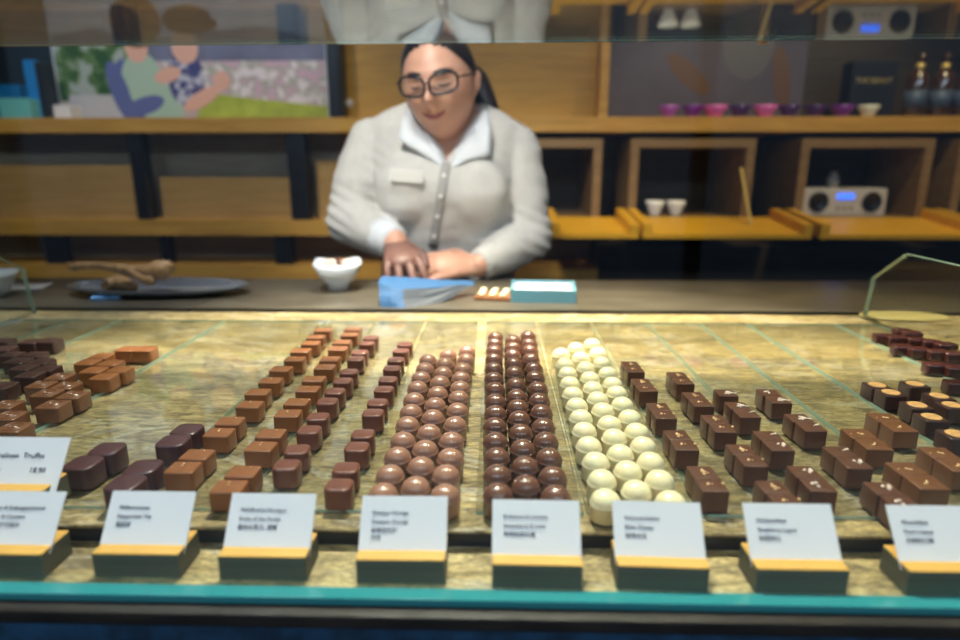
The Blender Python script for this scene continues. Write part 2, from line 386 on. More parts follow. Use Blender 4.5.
# squares on the left middle trays (front first)
def column(protos, pts, text, grp, where, htop, dx=0, xs=None, jitter=.04):
    n = len(protos)
    for k, (x, y) in enumerate(pts):
        put(protos[k % n], x, y, htop, '%s, %s from the front in the %s' % (text, ORD[k], where), grp, rz=rj.uniform(-jitter, jitter), X=xs)
def sqp(name, mt, w, d, h, **k):
    top = k.pop('top', None); seed = k.pop('seed', 0); n = k.pop('n', 7)
    o = sq_mesh(name, M[mt], w, d, h, **k); shade(o)
    if top == 'disc':
        pf = [(0, 0), (w*.38, 0), (w*.40, .0006), (w*.36, .0012), (w*.2, .0009), (0, .0013)]
        c = obj('caramel_disc', lathe(pf, 24), M['caramel'], o, smooth=True); c.location = (0, 0, h-.0002)
    elif top: crumbs(o, M[top], w, h, n, seed)
    return o
H = .0165
mp1 = [sqp('square_praline', 'choc_milk', .0248, .0205, H, top='caramel', n=2, seed=s) for s in (1, 2)]
column(mp1, [(183,467),(197,454),(219,432),(230,420.5),(250,404),(258,391.5),(271,380),(281,368.5),(295,358.5),(301,350),(311,342.5),(316,336.5),(323,329.5)],
       'light brown square praline', 'light brown square pralines', 'leftmost light brown column', H)
column(mp1, [(229,486),(243,471),(261,446),(271,433),(288,413),(297,401.5),(308,388.5),(314,378.5),(325,366.5),(330,358.5),(338,348),(342,341.5),(350,334),(353,328.5)],
       'light brown square praline', 'light brown square pralines', 'second light brown column', H)
rp = [sqp('rounded_praline', 'choc_red', .0215, .0205, .0175, rv=.006, rt_=.002, ring=False) for s in (1,)]
column(rp, [(286.6,464),(297,448.6),(309,429),(318,416),(327.5,400.5),(335,390.5),(343,380),(349,371),(356,358),(360,351.5),(367,342.5),(371,337)],
       'reddish brown rounded praline', 'reddish rounded pralines', 'left reddish column', .0175)
column(rp, [(339,484),(346,467),(357,446),(363,433),(373,412),(377.5,401.5),(384,388.5),(388,378.5),(392,367.5),(396,359),(401,350),(405,343.5)],
       'reddish brown rounded praline', 'reddish rounded pralines', 'right reddish column', .0175)
pp = [sqp('rounded_praline', 'choc_plum', .026, .026, .019, rv=.007, rt_=.002)]
for (x, y), w in zip([(83,462),(107,448),(125,482),(143,466),(173,440),(187,428.5)],
        ['front one of the bluish pair at the left card', 'rear one of the bluish pair at the left card', 'front one right behind the peppermint card', 'rear one right behind the peppermint card',
         'front one of the rearmost plum pair', 'rear one of the rearmost plum pair']):
    put(pp[0], x, y, .019, 'dark plum rounded praline, '+w, 'plum rounded pralines behind the peppermint card', rz=rj.uniform(-.08, .08))
# far left groups
rg = sqp('ringed_praline', 'choc_brown', .0255, .0245, .0165, rv=.003, ring=True)
for k, (x, y) in enumerate([(53,404),(73,394.5),(47,392.5),(66,385),(41,384),(60,376)]):
    put(rg, x, y, .0165, 'brown ring-topped square truffle, %s nearest in the front left cluster' % ORD[k], 'ring-topped truffles in the front cluster')
for k, (x, y) in enumerate([(13,427),(9,415),(6,404)]):
    put(rg, x, y, .0165, 'reddish ring-topped truffle, %s from the front behind the price card' % ORD[k], 'ring-topped truffles behind the price card')
ml = sqp('milk_truffle', 'choc_milk', .0255, .0245, .0165, rv=.004)
for k, (x, y) in enumerate([(104,376),(120,369),(94,369.5),(110.6,362.5),(88,361.5),(101,355.5)]):
    put(ml, x, y, .0165, 'milk chocolate square truffle, %s nearest in the smaller cluster of six' % ORD[k], 'milk truffles in the rear cluster')
put(ml, 127.5, 348.5, .0165, 'milk chocolate truffle, left one of the detached rear pair', 'pair of milk truffles')
put(ml, 145, 348.5, .0165, 'milk chocolate truffle, right one of the detached rear pair', 'pair of milk truffles')
dk = sqp('dark_truffle', 'choc_deep', .0255, .0245, .0165, rv=.003)
for k, (x, y) in enumerate([(30,374),(47,368),(24,367),(41,361),(18,360),(34,354),(11,354),(4,348)]):
    put(dk, x, y, .0165, 'dark square truffle, %s from the front in the far left double column' % ORD[k], 'dark truffles at the far left')
put(dk, 2, 385, .0165, 'dark truffle cut by the left picture edge, nearest of its kind', 'dark truffles at the far left')
put(dk, 31, 341, .0165, 'dark truffle, left one of the rearmost dark pair', 'rear pair of dark truffles')
put(dk, 50, 340, .0165, 'dark truffle, right one of the rearmost dark pair', 'rear pair of dark truffles')
put(dk, 3, 340, .0165, 'dark truffle at the left edge behind all the others', 'rear pair of dark truffles')
# right hand crumb-topped columns: front edge left/right pixels of the front piece of each pair
Wd = .0208; Hd = .0185
def pairs(protos, X, ys, text, grp, where, singles=(), w=Wd, d=Wd, h=Hd, gap=.0004):
    k = 0
    for i, y in enumerate(ys):
        yf = G(495, y, TZ+h).y
        for j in range(1 if i in singles else 2):
            pr = protos[(k*7+i) % len(protos)]
            first = pr.name not in used; used.add(pr.name)
            o = pr if first else copy_tree(pr)
            o.location = (X+w/2+rj.uniform(-.0006, .0006)+(-.0006 if j else 0), yf+d/2+j*(d+gap), TZ); o.rotation_euler = (0, 0, rj.uniform(-.04, .04))
            tag(o, '%s, %s from the front in the %s' % (text, ORD[k], where), 'praline', grp); k += 1
hk = .247/.969
nut = [sqp('nut_praline', 'choc_dark', Wd, Wd, Hd, rv=.0012, rt_=.001, top='nut', seed=s, n=n_) for s, n_ in ((11, 4), (12, 12), (13, 7), (14, 9), (15, 3))]
pal = [sqp('crumb_praline', 'choc_dark', Wd, Wd, Hd, rv=.0012, rt_=.001, top='nutpale', seed=s, n=n_) for s, n_ in ((21, 6), (22, 12), (23, 3), (24, 8))]
pairs(nut, .643*hk, [489, 448, 417, 390, 371], 'dark praline with golden crumbs', 'nut crumb pralines', 'column beside the white domes')
pairs(nut, .832*hk, [505, 463.5, 430, 404.4, 382.5], 'dark praline with golden crumbs', 'nut crumb pralines', 'second crumb-topped column')
pairs(pal, .975*hk, [487.5, 447.7, 415, 394], 'dark praline with pale crumbs', 'pale crumb pralines', 'third crumb-topped column', singles=(3,))
pairs(pal, 1.17*hk, [505, 464.5, 428, 400.6], 'dark praline with pale crumbs', 'pale crumb pralines', 'fourth crumb-topped column')
brw = [sqp('brown_praline', 'choc_brown', .0235, .0225, .0175, rv=.0012, rt_=.001, top='nut', seed=s, n=4) for s in (31, 32, 33)]
pairs(brw, 1.325*hk, [484, 445.5], 'larger milk brown praline', 'larger brown pralines at the right', 'inner right column', w=.0235, d=.0225, h=.0175)
pairs(brw, 1.51*hk, [466, 427.5], 'larger milk brown praline', 'larger brown pralines at the right', 'outer right column', w=.0235, d=.0225, h=.0175)
dc = sqp('disc_praline', 'choc_deep', .0235, .0225, .0165, rv=.002, top='disc')
for k, (x, y) in enumerate([(956,434),(931.6,417),(952,405),(917,405),(939,396),(891,392.5),(877,385),(915,384)]):
    put(dc, x, y, .0165, 'dark praline topped with caramel disc, %s nearest of eight' % ORD[k], 'caramel disc pralines')
wn = sqp('wine_praline', 'choc_wine', .027, .018, .0135, rv=.0035, rt_=.003)
for k, (x, y) in enumerate([(958,381),(936,363),(957,366),(919,347.5),(903,345),(938,350),(955,352),(917,338),(932,340),(946,343),(884,334),(897,336),(903,329),(912,331.5)]):
    put(wn, x, y, .0135, 'wine-dark glossy oblong praline at far right, %s nearest' % ORD[k], 'wine-dark oblong pralines', rz=-.12)
for pr in nut+pal+brw:
    if pr.name not in used:
        for c in list(pr.children): bpy.data.objects.remove(c)
        bpy.data.objects.remove(pr)
# ------------------------------------------------------------------ name cards
cards = [
 (-3, 554.0, ['Mango & Kokosgeschmack', 'Mango & Coconut', '芒果椰子巧克力'], .0034, 'tilted white card on a block at the left edge, text on mango and coconut'),
 (134, 554.0, ['Pfefferminztee', 'Peppermint Tea', '薄荷茶'], .0034, 'white card reading Peppermint Tea on its wooden block'),
 (261, 556.8, ['Waldfrucht-Meringue', 'Fruits of the Forest', '森林水果力- 蛋糖'], .0034, 'white card reading Fruits of the Forest on its wooden block'),
 (400, 560.0, ['Campari Orange', 'Campari Orange', '金橙金巴利', '巧克'], .0034, 'white card reading Campari Orange on its wooden block'),
 (537.5, 565.0, ['Erdbeere & Limette', 'Strawberry & Lime', '草莓和青柠檬'], .0034, 'white card reading Strawberry & Lime on its wooden block'),
 (664, 567.0, ['Holunderblüten', 'Elder Flower', '接骨木花'], .0034, 'white card reading Elder Flower on its wooden block'),
 (804, 569.5, ['Himbeerlikör', 'Raspberry Liquor', '树莓利口'], .0034, 'white card reading Raspberry Liquor on its wooden block'),
 (957, 572.0, ['Pfirsichlikör', 'Peach Liquor', '白桃利口酒'], .0034, 'white card reading Peach Liquor on its block at the right edge'),
]
def place_card(x, y, z0, lines, label, rz=0, cw=.0625, ch=.0370, special=None, dep=.030):
    bh = .0195; bw = .062
    p = G(x, y, z0+bh); e = empty('name_card_stand', (p.x, p.y, z0), label, 'name card', 'name cards along the front', rz)
    bm = bmesh.new(); box(bm, -bw/2, bw/2, 0, dep, 0, bh)
    bmesh.ops.bevel(bm, geom=bm.edges[:], offset=.0006, segments=1, affect='EDGES')
    bm.normal_update()
    for f in bm.faces: f.material_index = 1 if f.normal.z > .6 else 0
    obj('wooden_block', bm, [M['block_side'], M['block_top']], e)
    lean = R(38); hh = ch+.006
    c = obj('card', B(-cw/2, cw/2, -.0004, .0004, -.006, ch), M['card'], e)
    c.location = (0, .0115, bh+.0); c.rotation_euler = (-lean, 0, 0)
    L = []
    if special:
        L = special
    else:
        ys = [ch-.0130, ch-.0192, ch-.0251, ch-.0303]
        for k, s in enumerate(lines): L.append((s, .0038 if k > 1 else .0039, -cw/2+.008, ys[k]))
    t = obj('lettering', text_bm(L), M['ink'], c); t.rotation_euler = (R(90), 0, 0); t.location = (0, -.0007, 0)
    return e
for k, (x, y, L, _, lab) in enumerate(cards): place_card(x, y, ZL, L, lab, rz=(0, 0, 0, .01, -.01, -.03, 0, 0)[k])
pc = place_card(2, 491, ZS+.0045, [], 'white price card reading Pralines Truffes 18.90, set back at left edge', special=[('Pralinen  Truffes', .0062, -.022, .020), ('per', .005, -.02, .0085), ('18.90', .006, .010, .0085)], cw=.072)
pc['group'] = 'price cards'
# ------------------------------------------------------------------ service counter behind the case
sv = empty('service_counter', (0, 1.26, 0), 'dark slate service counter where the woman works, behind the case', 'counter')
def sp(name, bm, m): bmesh.ops.translate(bm, verts=bm.verts, vec=(0, -1.26, 0)); return obj(name, bm, m, sv)
for a, b in ((-2.2, -.575), (-.573, .8), (.802, 2.4)):
    sp('worktop', B(a, b, 1.118, 1.425, ZS-.03, ZS+.004, bev=.002), M['slatecnt'])
sp('counter_body', B(-2.2, 2.4, 1.13, 1.40, .0, ZS-.03), M['counter_base'])
ZC = ZS+.004
# ------------------------------------------------------------------ back wall shelving
DF = 2.15; DB = 2.47
def X2(px, D=DF, py=180): return W(px, py, D).x
def Z2(py, D=DF): return W(480, py, D).z
sh = empty('shelving_unit', (0, 2.3, 0), 'oak shelving wall with black posts and grey back panels behind the woman', 'shelving')
def hp(name, bm, m): bmesh.ops.translate(bm, verts=bm.verts, vec=(0, -2.3, 0)); return obj(name, bm, m, sh)
za, zb = Z2(117), Z2(132)
hp('shelf', B(-2.4, 2.7, DF, DB, zb, za), M['shelf'])
zc_, zd = Z2(220.5), Z2(236)
hp('shelf', B(-2.4, X2(602), DF, DB, zd, zc_), M['shelf'])
ze, zf = Z2(266), Z2(280)
hp('shelf', B(-2.4, X2(602), DF, DB, zf, ze), M['shelf'])
hp('shelf', B(-2.4, 2.7, DF, DB, 2.05, 2.09), M['shelf'])
hp('base_cabinet', B(-2.4, 2.7, DF+.02, DB, 0, .8), M['darkwood'])
hp('base_cabinet', B(X2(602), 2.7, DF+.03, DB, .8, Z2(246)), M['darkwood'])
def post(x0, x1, z0, z1): hp('post', B(X2(x0), X2(x1), DF+.01, DF+.06, z0, z1), M['black'])
post(131, 144, zc_, zb); post(288, 306, zc_, zb); post(30, 49, ze, zd); post(150, 158, ze, zd); post(268, 285, ze, zd)
hp('post', B(X2(327, DF, 80), X2(341, DF, 80), DF+.01, DF+.06, za, 2.05), M['black'])
hp('back_panel', B(-2.4, X2(522), DB-.15, DB-.13, zc_, zb), M['greywood'])
hp('back_panel', B(-2.4, X2(602), DB-.12, DB-.10, zf, zd), M['greywood'])
hp('oak_panel', B(X2(341, DF, 80), X2(604), DF+.08, DF+.10, za, 2.05), M['panel'])
hp('back_panel', B(-2.4, X2(341), DB-.02, DB, za, 2.05), mat('blue_black_panel', (.012, .025, .035), .6))
hp('divider', B(X2(600, DF, 80), X2(609, DF, 80), DF, DB, za, 2.05), M['shelf'])
hp('back_panel', B(X2(600), 2.7, DB-.02, DB, .8, 2.05), M['darkwood'])
# oak crate fronts standing between the two middle shelves
for a, b, t, lab in ((-30, 130, 165, 'low oak drawer box in the leftmost niche between the middle shelves'), (146, 287, 178, 'low oak drawer box in the niche between the two black posts'), (308, 350, 160, 'oak drawer box half hidden by the woman, right of the black post')):
    x0, x1 = X2(a), X2(b); bm = bmesh.new(); z1 = Z2(t)
    box(bm, x0+.01, x1-.01, DF+.07, DF+.08, zc_, z1); box(bm, x0+.01, x1-.01, DF+.155, DF+.165, zc_, z1)
    box(bm, x0+.01, x0+.02, DF+.08, DF+.155, zc_, z1); box(bm, x1-.02, x1-.01, DF+.08, DF+.155, zc_, z1)
    tag(obj('drawer_box', bm, M['boxwood'], origin=((x0+x1)/2, DF+.2, zc_)), lab, 'box', 'oak drawer boxes')
bk = lathe([(0, 0), (.012, 0), (.012, .008), (0, .012)], 16)
kn = obj('knob', bk, mat('porcelain', (.9, .88, .85), .2), sh); kn.rotation_euler = (R(90), 0, 0); q = W(350, 103, DF+.08); kn.location = (q.x, q.y-2.3, q.z)
# posters
def blob(bm, cx, cz, rx, rz, y, mi, n=20, rot=0):
    vs = []
    for k in range(n):
        a = 2*math.pi*k/n; x = rx*math.cos(a); z = rz*math.sin(a)
        vs.append(bm.verts.new((cx+x*math.cos(rot)-z*math.sin(rot), y, cz+x*math.sin(rot)+z*math.cos(rot))))
    f = bm.faces.new(vs); f.material_index = mi
    f.normal_update()
    if f.normal.y > 0: f.normal_flip()
def img(name, c1, c2, scale, extra=None):
    m = mat(name, c1, .5); n = m.node_tree.nodes; l = m.node_tree.links; b = n['Principled BSDF']
    tc = n.new('ShaderNodeTexCoord'); t = n.new('ShaderNodeTexNoise'); t.inputs['Scale'].default_value = scale; t.inputs['Detail'].default_value = 3
    r = n.new('ShaderNodeValToRGB'); r.color_ramp.elements[0].position = .42; r.color_ramp.elements[1].position = .58
    r.color_ramp.elements[0].color = (*c1, 1); r.color_ramp.elements[1].color = (*c2, 1)
    if extra: e = r.color_ramp.elements.new(.5); e.color = (*extra, 1)
    l.new(tc.outputs['Object'], t.inputs[0]); l.new(t.outputs[0], r.inputs[0]); l.new(r.outputs[0], b.inputs['Base Color']); return m
PD = DF+.20
def PX(px): return X2(px, PD, 75)
def PZ(py): return Z2(py, PD)
pm = [img('print_sky', (.42, .50, .68), (.62, .66, .78), 4), img('print_blossom', (.62, .42, .55), (.80, .72, .78), 22, (.40, .42, .36)), mat('print_grass', (.42, .50, .06), .5, var=.2, vscale=15),
      img('print_leaves', (.03, .10, .03), (.40, .46, .45), 14, (.12, .22, .07)), mat('print_wall', (.55, .55, .60), .5), mat('print_skin', (.78, .45, .36), .5), mat('print_hair', (.22, .10, .035), .5, var=.4, vscale=40),
      mat('print_mint', (.42, .58, .48), .5), mat('print_blue', (.12, .15, .38), .5), img('print_navy', (.05, .06, .22), (.55, .56, .70), 40, (.08, .08, .25)), mat('print_hill', (.16, .17, .28), .5, var=.3, vscale=8), mat('print_hat', (.09, .05, .03), .5)]
po = bmesh.new(); x0, x1 = PX(55), PX(327); zlo = za; zhi = Z2(-60, PD)
box(po, x0, x1, PD, PD+.012, zlo, zhi, 0); yy = PD-.0006
def rect(a, b, c, d, mi, dy=0):
    f = po.faces.new([po.verts.new((PX(u), yy-dy, PZ(v))) for u, v in ((a, d), (b, d), (b, c), (a, c))]); f.material_index = mi
def pol(pts, mi, dy):
    f = po.faces.new([po.verts.new((PX(u), yy-dy, PZ(v))) for u, v in pts]); f.material_index = mi; f.normal_update()
    if f.normal.y > 0: f.normal_flip()
pol([(57, 34), (100, 26), (150, 40), (210, 30), (260, 25), (326, 38), (326, 60), (57, 60)], 10, .0002)
rect(57, 326, 60, 120, 1, .0004); rect(57, 150, 42, 100, 3, .0006)
pol([(205, 92), (250, 98), (326, 106), (326, 121), (190, 121)], 2, .0006); rect(66, 120, 94, 121, 4, .0008)
def bl(px, py, rx, rz, mi, dy, rot=0): blob(po, PX(px), PZ(py), rx/265, rz/265, yy-dy, mi, rot=rot)
bl(130, 95, 17, 34, 8, .0012, .2); bl(142, 78, 20, 24, 7, .0016); bl(160, 105, 22, 20, 7, .0018); bl(118, 90, 9, 28, 8, .002, .25); bl(142, 105, 20, 8, 8, .0022, .3); bl(140, 48, 11, 12, 5, .002); bl(142, 20, 25, 23, 6, .0024)
bl(168, 74, 14, 7, 5, .0026, .3); bl(186, 78, 18, 27, 9, .002); bl(188, 46, 13, 15, 5, .0024); bl(193, 18, 24, 13, 11, .0028); bl(204, 23, 18, 7, 11, .003); bl(200, 98, 22, 7, 5, .003, .5); bl(222, 80, 8, 9, 5, .0032)
tag(obj('poster', po, pm, origin=((x0+x1)/2, PD+.006, zlo)), 'wide photo print of two children, one in a hat, by a blossoming meadow', 'poster')
dp = bmesh.new(); x0, x1 = X2(609, PD, 70), X2(806, PD, 70); box(dp, x0, x1, PD, PD+.012, za, Z2(-10, PD), 0)
blob(dp, X2(680, PD), Z2(75, PD), .10, .035, PD-.001, 1, rot=-.7); blob(dp, X2(735, PD), Z2(45, PD), .09, .12, PD-.0012, 2); blob(dp, X2(770, PD), Z2(80, PD), .03, .11, PD-.0016, 1, rot=.2)
tag(obj('poster', dp, [mat('print_mauve', (.085, .07, .10), .5, var=.2, vscale=6), mat('print_brown', (.12, .06, .035), .5), mat('print_grey', (.11, .10, .11), .5)], origin=((x0+x1)/2, PD+.006, za)), 'dim mauve and brown print behind the row of small bowls', 'poster')
# small bowls on the shelf
def bowl_mesh(name, m, r, h):
    t = .06*r
    return obj(name, lathe([(0, 0), (r*.45, 0), (r*.5, h*.08), (r*.85, h*.7), (r, h), (r-t, h), (r*.8, h*.7), (r*.42, h*.15), (0, h*.1)], 24), m, smooth=True)
bc = {'pink': mat('pink_glaze', (.85, .18, .62), .3), 'violet': mat('violet_glaze', (.20, .03, .35), .3), 'plum': mat('plum_glaze', (.07, .02, .16), .3), 'lilac': mat('lilac_glaze', (.42, .10, .55), .3), 'white': mat('white_glaze', (.80, .80, .68), .3)}
for x, w, c, lab in ((668, 20, 'lilac', 'lilac bowl, leftmost of the shelf row'), (692, 20, 'violet', 'violet bowl between the lilac bowl and the first pink one'), (714, 24, 'pink', 'pink bowl, left one of the two pinks on the shelf'),
                     (739, 21, 'plum', 'dark plum bowl between the two pink bowls'), (764, 24, 'pink', 'pink bowl, right one of the two pinks on the shelf'), (788, 21, 'plum', 'dark plum bowl just right of the second pink bowl'),
                     (814, 21, 'plum', 'dark bowl standing between plum and violet bowls on the shelf'), (841, 22, 'violet', 'violet bowl beside the white bowl on the shelf'), (867, 20, 'white', 'cream white bowl in front of the black box')):
    o = bowl_mesh('small_bowl', bc[c], w/2/285, .038); q = W(x, 118, DF+.05); o.location = (q.x, q.y, za); tag(o, lab, 'bowl', 'small bowls on the upper shelf')
# black gift box and bottles
q0, q1 = X2(850, DF+.1, 95), X2(895, DF+.1, 95)
gb = tag(obj('gift_box', B(q0, q1, DF+.10, DF+.17, za, Z2(62, DF+.1), bev=.002), mat('black_box', (.012, .013, .02), .4), origin=((q0+q1)/2, DF+.135, za)), 'black gift box with small gold lettering on the upper shelf', 'box')
t = obj('lettering', text_bm([('THE BEAUT', .024, -.064, 0)]), mat('gold', (.75, .55, .18), .4, .6), gb); t.rotation_euler = (R(90), 0, 0); t.location = (0, -.036, .115)
for x, lab in ((913, 'dark amber bottle with gold label, nearest the black box'), (938, 'dark amber bottle with gold label, second from the black box'), (962, 'dark amber bottle cut by the right picture edge')):
    prof = [(0, 0), (.030, 0), (.032, .004), (.032, .12), (.026, .14), (.012, .155), (.011, .18), (.013, .181), (.013, .20), (0, .20)]
    o = obj('bottle', lathe(prof, 24), mat('amber_glass', (.05, .018, .006), .12, spec=.7, coat=.6) if x == 913 else bpy.data.materials['amber_glass'], smooth=True)
    obj('label_band', lathe([(.0325, .03), (.0328, .03), (.0328, .085), (.0325, .085)], 24), bpy.data.materials.get('blue_label') or mat('blue_label', (.06, .09, .16), .5), o, smooth=True)
    obj('seal', lathe([(.0122, .15), (.0135, .15), (.0135, .17), (.0122, .17)], 16), bpy.data.materials['gold'], o, smooth=True)
    q = W(x, 110, DF+.06); o.location = (q.x, q.y, za); tag(o, lab, 'bottle', 'amber bottles on the upper shelf')
# books and boxes in the left top niche
for x0_, x1_, y0_, c, nm, cat, lab, dd in ((27, 38, 58, (.01, .22, .60), 'book', 'book', 'slim bright blue book standing upright on the upper left shelf', .1), (-8, 19, 83, (.0, .14, .36), 'carton', 'box', 'blue carton behind the pale turquoise one, left shelf end', .12),
                      (-4, 27, 97, (.15, .50, .48), 'carton', 'box', 'pale turquoise carton at the left end of the shelf', .05), (50, 67, 104, (.8, .78, .8), 'carton', 'box', 'tiny white carton at the foot of the children poster', .05), (38, 46, 60, (.008, .01, .012), 'book', 'book', 'thin black book leaning beside the bright blue one', .1)):
    a, b = X2(x0_, DF+dd, 90), X2(x1_, DF+dd, 90)
    o = tag(obj(nm, B(a, b, DF+dd, DF+dd+.06, za, Z2(y0_, DF+dd), bev=.002), mat(nm+'_paint', c, .5), origin=((a+b)/2, DF+dd+.03, za)), lab, cat)
# wall cabinets with drop-down flaps
def cabinet(x0, x1, lab, fx0, fx1, stay=None):
    zt = Z2(139); zb_ = Z2(216); a, b = X2(x0), X2(x1); t = .028; d0, d1 = DF-.02, DB-.03
    e = empty('wall_cabinet', ((a+b)/2, (d0+d1)/2, zb_), lab, 'cabinet', 'open oak wall cabinets'); off = Vector(e.location)
    bm = bmesh.new(); box(bm, a, b, d0, d1, zt-t, zt); box(bm, a, a+t, d0, d1, zb_, zt-t); box(bm, b-t, b, d0, d1, zb_, zt-t); box(bm, a, b, d0, d1, zb_-t, zb_)
    box(bm, a+t, b-t, d1-.01, d1, zb_, zt-t, 1)
    bmesh.ops.translate(bm, verts=bm.verts, vec=-off); obj('cabinet_body', bm, [wood_cab, M['darkwood']], e)
    fa, fb = X2(fx0, 2.05), X2(fx1, 2.05); L = .25; bm = bmesh.new(); box(bm, fa, fb, -L, 0, -.014, .0); box(bm, fa, fa+.026, -L, 0, 0, .030); box(bm, fb-.026, fb, -L, 0, 0, .030)
    bmesh.ops.rotate(bm, verts=bm.verts, cent=(0, 0, 0), matrix=Matrix.Rotation(R(7), 3, 'X')); bmesh.ops.translate(bm, verts=bm.verts, vec=Vector((0, d0-.002, zb_))-off)
    fl = obj('flap', bm, M['flap'], e)
    if stay:
        bm = bmesh.new(); p0 = W(stay, 168, d0); p1 = Vector((p0.x+.004, d0-.12, zb_-.014)); tube(bm, [p0-off, p1-off], .005, 8); obj('stay', bm, bpy.data.materials['gold'], fl)
    return e
wood_cab = wood('cab_oak', (.19, .11, .045), (.27, .165, .07))
cabinet(528, 600, 'open oak wall cabinet directly right of the woman', 548, 630)
cabinet(628, 750, 'open oak wall cabinet holding white cups, flap lowered', 634, 792, 741)
cabinet(795, 925, 'open oak wall cabinet holding the silver radio', 800, 950)
cabinet(950, 1080, 'open oak wall cabinet cut by the right picture edge', 955, 1100)
zcab = Z2(216)
# radio
rx0, rx1 = X2(806, 2.16), X2(890, 2.16); rh = Z2(188, 2.16)-zcab
ra = empty('radio', ((rx0+rx1)/2, 2.22, zcab), 'silver table radio with two speakers and a blue display', 'radio'); w = rx1-rx0
obj('radio_body', B(-w/2, w/2, -.06, .06, 0, rh, bev=.006), mat('silver', (.62, .58, .55), .4, .2), ra)
for s in (-1, 1):
    o = obj('speaker', lathe([(0, 0), (.032, 0), (.034, .004), (.031, .006), (.026, .002), (0, .001)], 28), M['black'], ra, smooth=True); o.rotation_euler = (R(90), 0, 0); o.location = (s*w*.32, -.060, rh*.52)
obj('display', B(-.028, .028, -.064, -.059, rh*.62, rh*.82), mat('lcd', (.02, .05, .3), .3, emit=(.05, .15, .9), estr=1.0), ra)
for k in range(3):
    o = obj('button', lathe([(0, 0), (.004, 0), (.004, .003), (0, .003)], 12), M['black'], ra); o.rotation_euler = (R(90), 0, 0); o.location = ((k-1)*.022, -.060, rh*.3)
# jar on the radio and cups in the other cabinet
q = W(832, 188, 2.22); jr = tag(obj('glass_jar', lathe([(0, 0), (.018, 0), (.02, .01), (.02, .035), (.012, .045), (.012, .055), (0, .055)], 18), mat('jar_grey', (.25, .23, .22), .15, spec=.8), smooth=True), 'small grey jar standing on top of the silver radio', 'jar'); jr.location = (q.x, 2.22, zcab+rh)
for x, lab in ((655, 'white cup, left one of the two in the open cabinet'), (676, 'white cup, right one of the two in the open cabinet')):
    o = bowl_mesh('cup', bpy.data.materials['porcelain'], .034, .05); q = W(x, 205, 2.2); o.location = (q.x, 2.2, zcab); tag(o, lab, 'cup', 'cups in the open cabinet')
# ------------------------------------------------------------------ things on the service counter
def on(px, py): q = G(px, py, ZC); return Vector((q.x, q.y, ZC))
# square porcelain bowl with pralines
q = on(339, 289); bm = bmesh.new(); rings = []
for r, z, sg in ((.0, .0, 0), (.022, .0, 0), (.023, .012, 0), (.040, .032, 0), (.052, .056, 1), (.048, .055, 1), (.038, .036, 0), (.022, .02, 0)):
    pts = []
    for k in range(32):
        a = 2*math.pi*k/32; n_ = 3.2; c, s = math.cos(a), math.sin(a); f = (abs(c)**n_+abs(s)**n_)**(-1/n_)
        pts.append(bm.verts.new((r*f*c, r*f*s, z+(.008*(abs(math.sin(2*a))**3) if sg else 0))))
    rings.append(pts)
for a, b in zip(rings[1:], rings[2:]):
    for k in range(32): bm.faces.new((a[k], a[(k+1) % 32], b[(k+1) % 32], b[k]))
bm.faces.new(rings[1][::-1]); bm.faces.new(rings[-1]); bmesh.ops.delete(bm, geom=rings[0], context='VERTS')
bw = obj('square_bowl', bm, mat('bowl_white', (.82, .86, .92), .25, coat=.4), smooth=True); bw.location = q; bw.rotation_euler = (0, 0, R(12)); tag(bw, 'white square porcelain bowl of sweets beside the woman', 'bowl')
sw = [((-.022, 0, .030), 'nutpale', 'pale rosy sweet at the left of the white bowl'), ((-.008, -.012, .032), 'nutpale', 'pale rosy sweet in the front middle of the bowl'), ((.008, .004, .031), 'choc_milk', 'brown sweet in the middle of the white bowl'),
      ((.022, -.006, .032), 'nutpale', 'pale rosy sweet at the right of the white bowl'), ((-.004, .018, .031), 'choc_dark', 'dark sweet at the back of the white bowl')]
for (a, b, c), m_, lab in sw:
    o = sq_mesh('sweet', M[m_], .017, .015, .015, rv=.004, rt_=.003); o.location = q+Vector((a, b, c+.020)); o.rotation_euler = (rj.uniform(-.3, .3), rj.uniform(-.3, .3), rj.uniform(0, 2)); tag(o, lab, 'sweet', 'sweets in the white bowl')
# blue paper bag being folded
bag = bmesh.new(); q = on(412, 304); a0 = on(378, 306); a1 = on(425, 307)
def poly(bm, pts, mi=0): f = bm.faces.new([bm.verts.new(p) for p in pts]); f.material_index = mi
P_ = lambda px, py, Y: W(px, py, Y)
base_l, base_m, base_r = on(381, 307), on(405, 308), on(440, 303)
tl_, tm_, tr_ = P_(377, 283, base_l.y+.03), P_(402, 290, base_m.y+.03), P_(474, 285, base_r.y+.07)
bl_, br_ = base_l+Vector((.0, .07, 0)), base_r+Vector((.0, .06, 0)); tbl = tl_+Vector((0, .05, 0.004)); tbr = tr_+Vector((0, .02, .004))
V = [bag.verts.new(p) for p in (base_l, base_m, base_r, tl_, tm_, tr_, bl_, br_, tbl, tbr)]
for f, mi in (((0, 1, 4, 3), 0), ((1, 2, 5, 4), 1), ((2, 7, 9, 5), 1), ((6, 0, 3, 8), 0), ((7, 6, 8, 9), 0), ((3, 4, 5, 9, 8), 0), ((0, 6, 7, 2, 1), 0)):
    g = bag.faces.new([V[k] for k in f]); g.material_index = mi
bmesh.ops.recalc_face_normals(bag, faces=bag.faces[:])
bmesh.ops.subdivide_edges(bag, edges=bag.edges[:], cuts=3, use_grid_fill=True)
for v in bag.verts:
    if v.co.z > ZC+.004: v.co += noise.noise_vector(v.co*35)*.005
tag(obj('gift_bag', bag, [mat('bag_blue', (.018, .085, .21), .7), mat('bag_grey', (.07, .08, .10), .4)], origin=q), 'blue and grey folded paper bag under her hands', 'bag')
